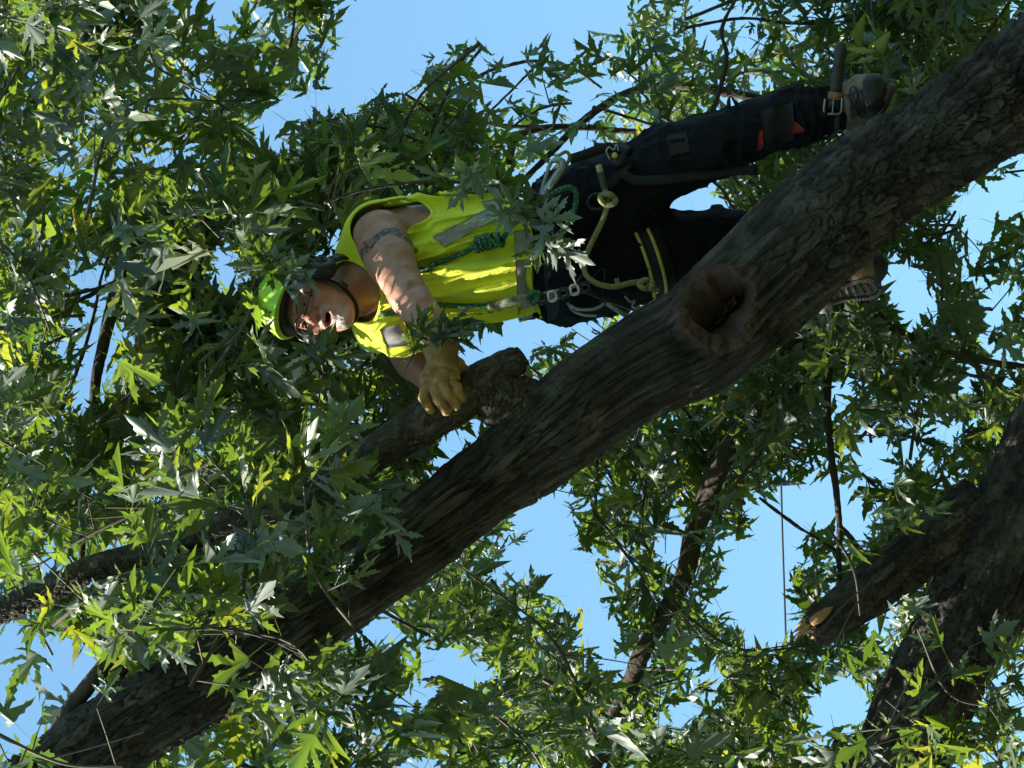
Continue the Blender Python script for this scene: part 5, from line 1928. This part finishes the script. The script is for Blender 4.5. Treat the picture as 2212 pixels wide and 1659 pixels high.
# big aluminium snap hook on the side of the belt
hk = thing('snap_hook', m(1200, 430, .17), 'large silver aluminium snap hook on the side of the harness belt', 'carabiner')
body_ = mm([(1176, 430, .175), (1180, 412, .178), (1192, 396, .180), (1203, 380, .180), (1213, 366, .178), (1216, 354, .174), (1208, 346, .172), (1192, 348, .170)])
V_, F_ = tube(body_, [.010, .0125, .013, .0125, .012, .0115, .010, .006], 50, 14)
mk('spine', V_, F_, M_ALU, hk)
mk('gate', *tube(mm([(1190, 350, .172), (1184, 366, .176), (1176, 392, .178), (1170, 416, .176), (1174, 430, .175)]), .0055, 24, 10), M_ALU, hk)
mk('gate_lock', *boxpts(m(1190, 402, .189), norm(np.array([-.5, -.86, 0])) * .014, norm(np.array([.86, -.5, 0])) * .008, np.array([0, 0, .003])), M_STEEL, hk, smooth=False)

# ------------------------------------------------------------------ ropes
rg = thing('climbing_rope', m(1240, 440, .2), 'thick green rope from the neck across the shirt to a coiled hitch', 'rope', 'green ropes')
s1, _ = drape(T_SHIRT, [(776, 600), (800, 604), (830, 612), (850, 620)], .008, 16, .08)
p1 = np.vstack([[hp(.085, -.10, -.09)], [m(752, 583, .06)], s1])
mk('line', *tube(p1, .0072, 50, 12), M_ROPEG, rg)
s2, _ = drape(T_SHIRT, [(895, 590), (925, 580), (960, 565), (1000, 545), (1030, 528)], .009, 26, .12)
mk('line', *tube(s2, .0078, 50, 12), M_ROPEG, rg)
s3, _ = drape(T_SHIRT, [(1024, 530), (1085, 512)], .012, 20, .15)
C_, _, _ = resample(s3, np.ones(20), 200)
a = np.linspace(0, 2 * math.pi * 5.5, 200)
T_, A_, B_ = frames(C_)
hel = C_ + A_ * (np.cos(a) * .014 + .004)[:, None] + B_ * (np.sin(a) * .017)[:, None]
mk('coil', *tube(hel, .0068, 260, 10), M_ROPEG, rg, label='green rope coiled into a hitch of five turns')
mk('line', *tube(np.vstack([[hel[-1]], mm([(1105, 488, .21), (1130, 462, .20), (1160, 440, .19), (1186, 424, .19), (1205, 412, .195), (1228, 405, .195), (1242, 412, .19), (1245, 430, .185), (1240, 455, .18), (1228, 482, .175), (1205, 508, .17), (1180, 525, .17)])]), .0078, 100, 12), M_ROPEG, rg)
mk('line', *tube(mm([(1190, 352, .165), (1205, 338, .16), (1222, 328, .155), (1230, 336, .15), (1226, 352, .145), (1214, 362, .14)]), .005, 40, 10), M_ROPEO, rg)

rg2 = thing('climbing_rope', m(1150, 640, .2), 'taut green climbing line running along the shirt to the metal device', 'rope', 'green ropes')
s4, _ = drape(T_SHIRT, [(775, 668), (800, 674), (850, 672), (900, 664), (960, 660), (1020, 658), (1075, 655)], .008, 44, .1)
s4 = np.vstack([s4, mm([(1105, 650, .19), (1135, 645, .20), (1152, 642, .20)])])
mk('line', *tube(s4, .0068, 90, 12), M_ROPEG, rg2)
mk('sleeve', *tube(np.vstack([s4[-7:-2], mm([(1122, 647, .197), (1140, 644, .20)])]), .0125, 24, 12), noise_mat('worn_sleeve', (.10, .11, .07), (.24, .25, .17), 60, rough=.8), rg2)
mk('eye_knot', *tube(mm([(1140, 644, .20), (1150, 632, .21), (1164, 634, .212), (1160, 648, .21), (1148, 656, .205), (1140, 644, .20)]), .0075, 40, 10), M_ROPEG, rg2)

lan = thing('lanyard', m(1420, 625, .2), 'olive rope lanyard knotted at the hip and at the groin', 'rope')
mk('taped_end', *tube(mm([(1297, 372, .180), (1302, 392, .182), (1306, 408, .184)]), .0095, 12, 14), M_STRAPL, lan)
mk('cut_end', *tube(mm([(1293, 357, .179), (1297, 373, .180)]), .0092, 6, 14), noise_mat('rope_end', (.35, .27, .13), (.42, .34, .18), 60), lan)
mk('line', *tube(mm([(1306, 408, .184), (1311, 424, .186), (1314, 436, .19), (1308, 458, .175), (1298, 484, .165), (1284, 512, .160), (1271, 540, .158), (1262, 566, .162), (1264, 590, .175), (1278, 606, .19), (1300, 616, .195), (1330, 619, .19), (1362, 611, .18), (1392, 608, .17)]), .0078, 130, 12), M_ROPEO, lan)
kn = lambda cx, cy, cz, r, s: [m(cx + r * math.cos(t) * (1 + .25 * math.sin(2 * t + s)), cy + r * .8 * math.sin(t), cz + .012 * math.sin(1.5 * t + s)) for t in np.linspace(0, 4 * math.pi, 26)]
mk('knot', *tube(kn(1313, 431, .196, 15, .3), .0082, 120, 12), M_ROPEO, lan)
mk('knot', *tube(kn(1396, 614, .185, 12, 1.3), .0082, 120, 12), M_ROPEO, lan)
mk('line', *tube(mm([(1396, 616, .19), (1408, 624, .19), (1422, 628, .185)]), .0082, 12, 12), M_ROPEO, lan)
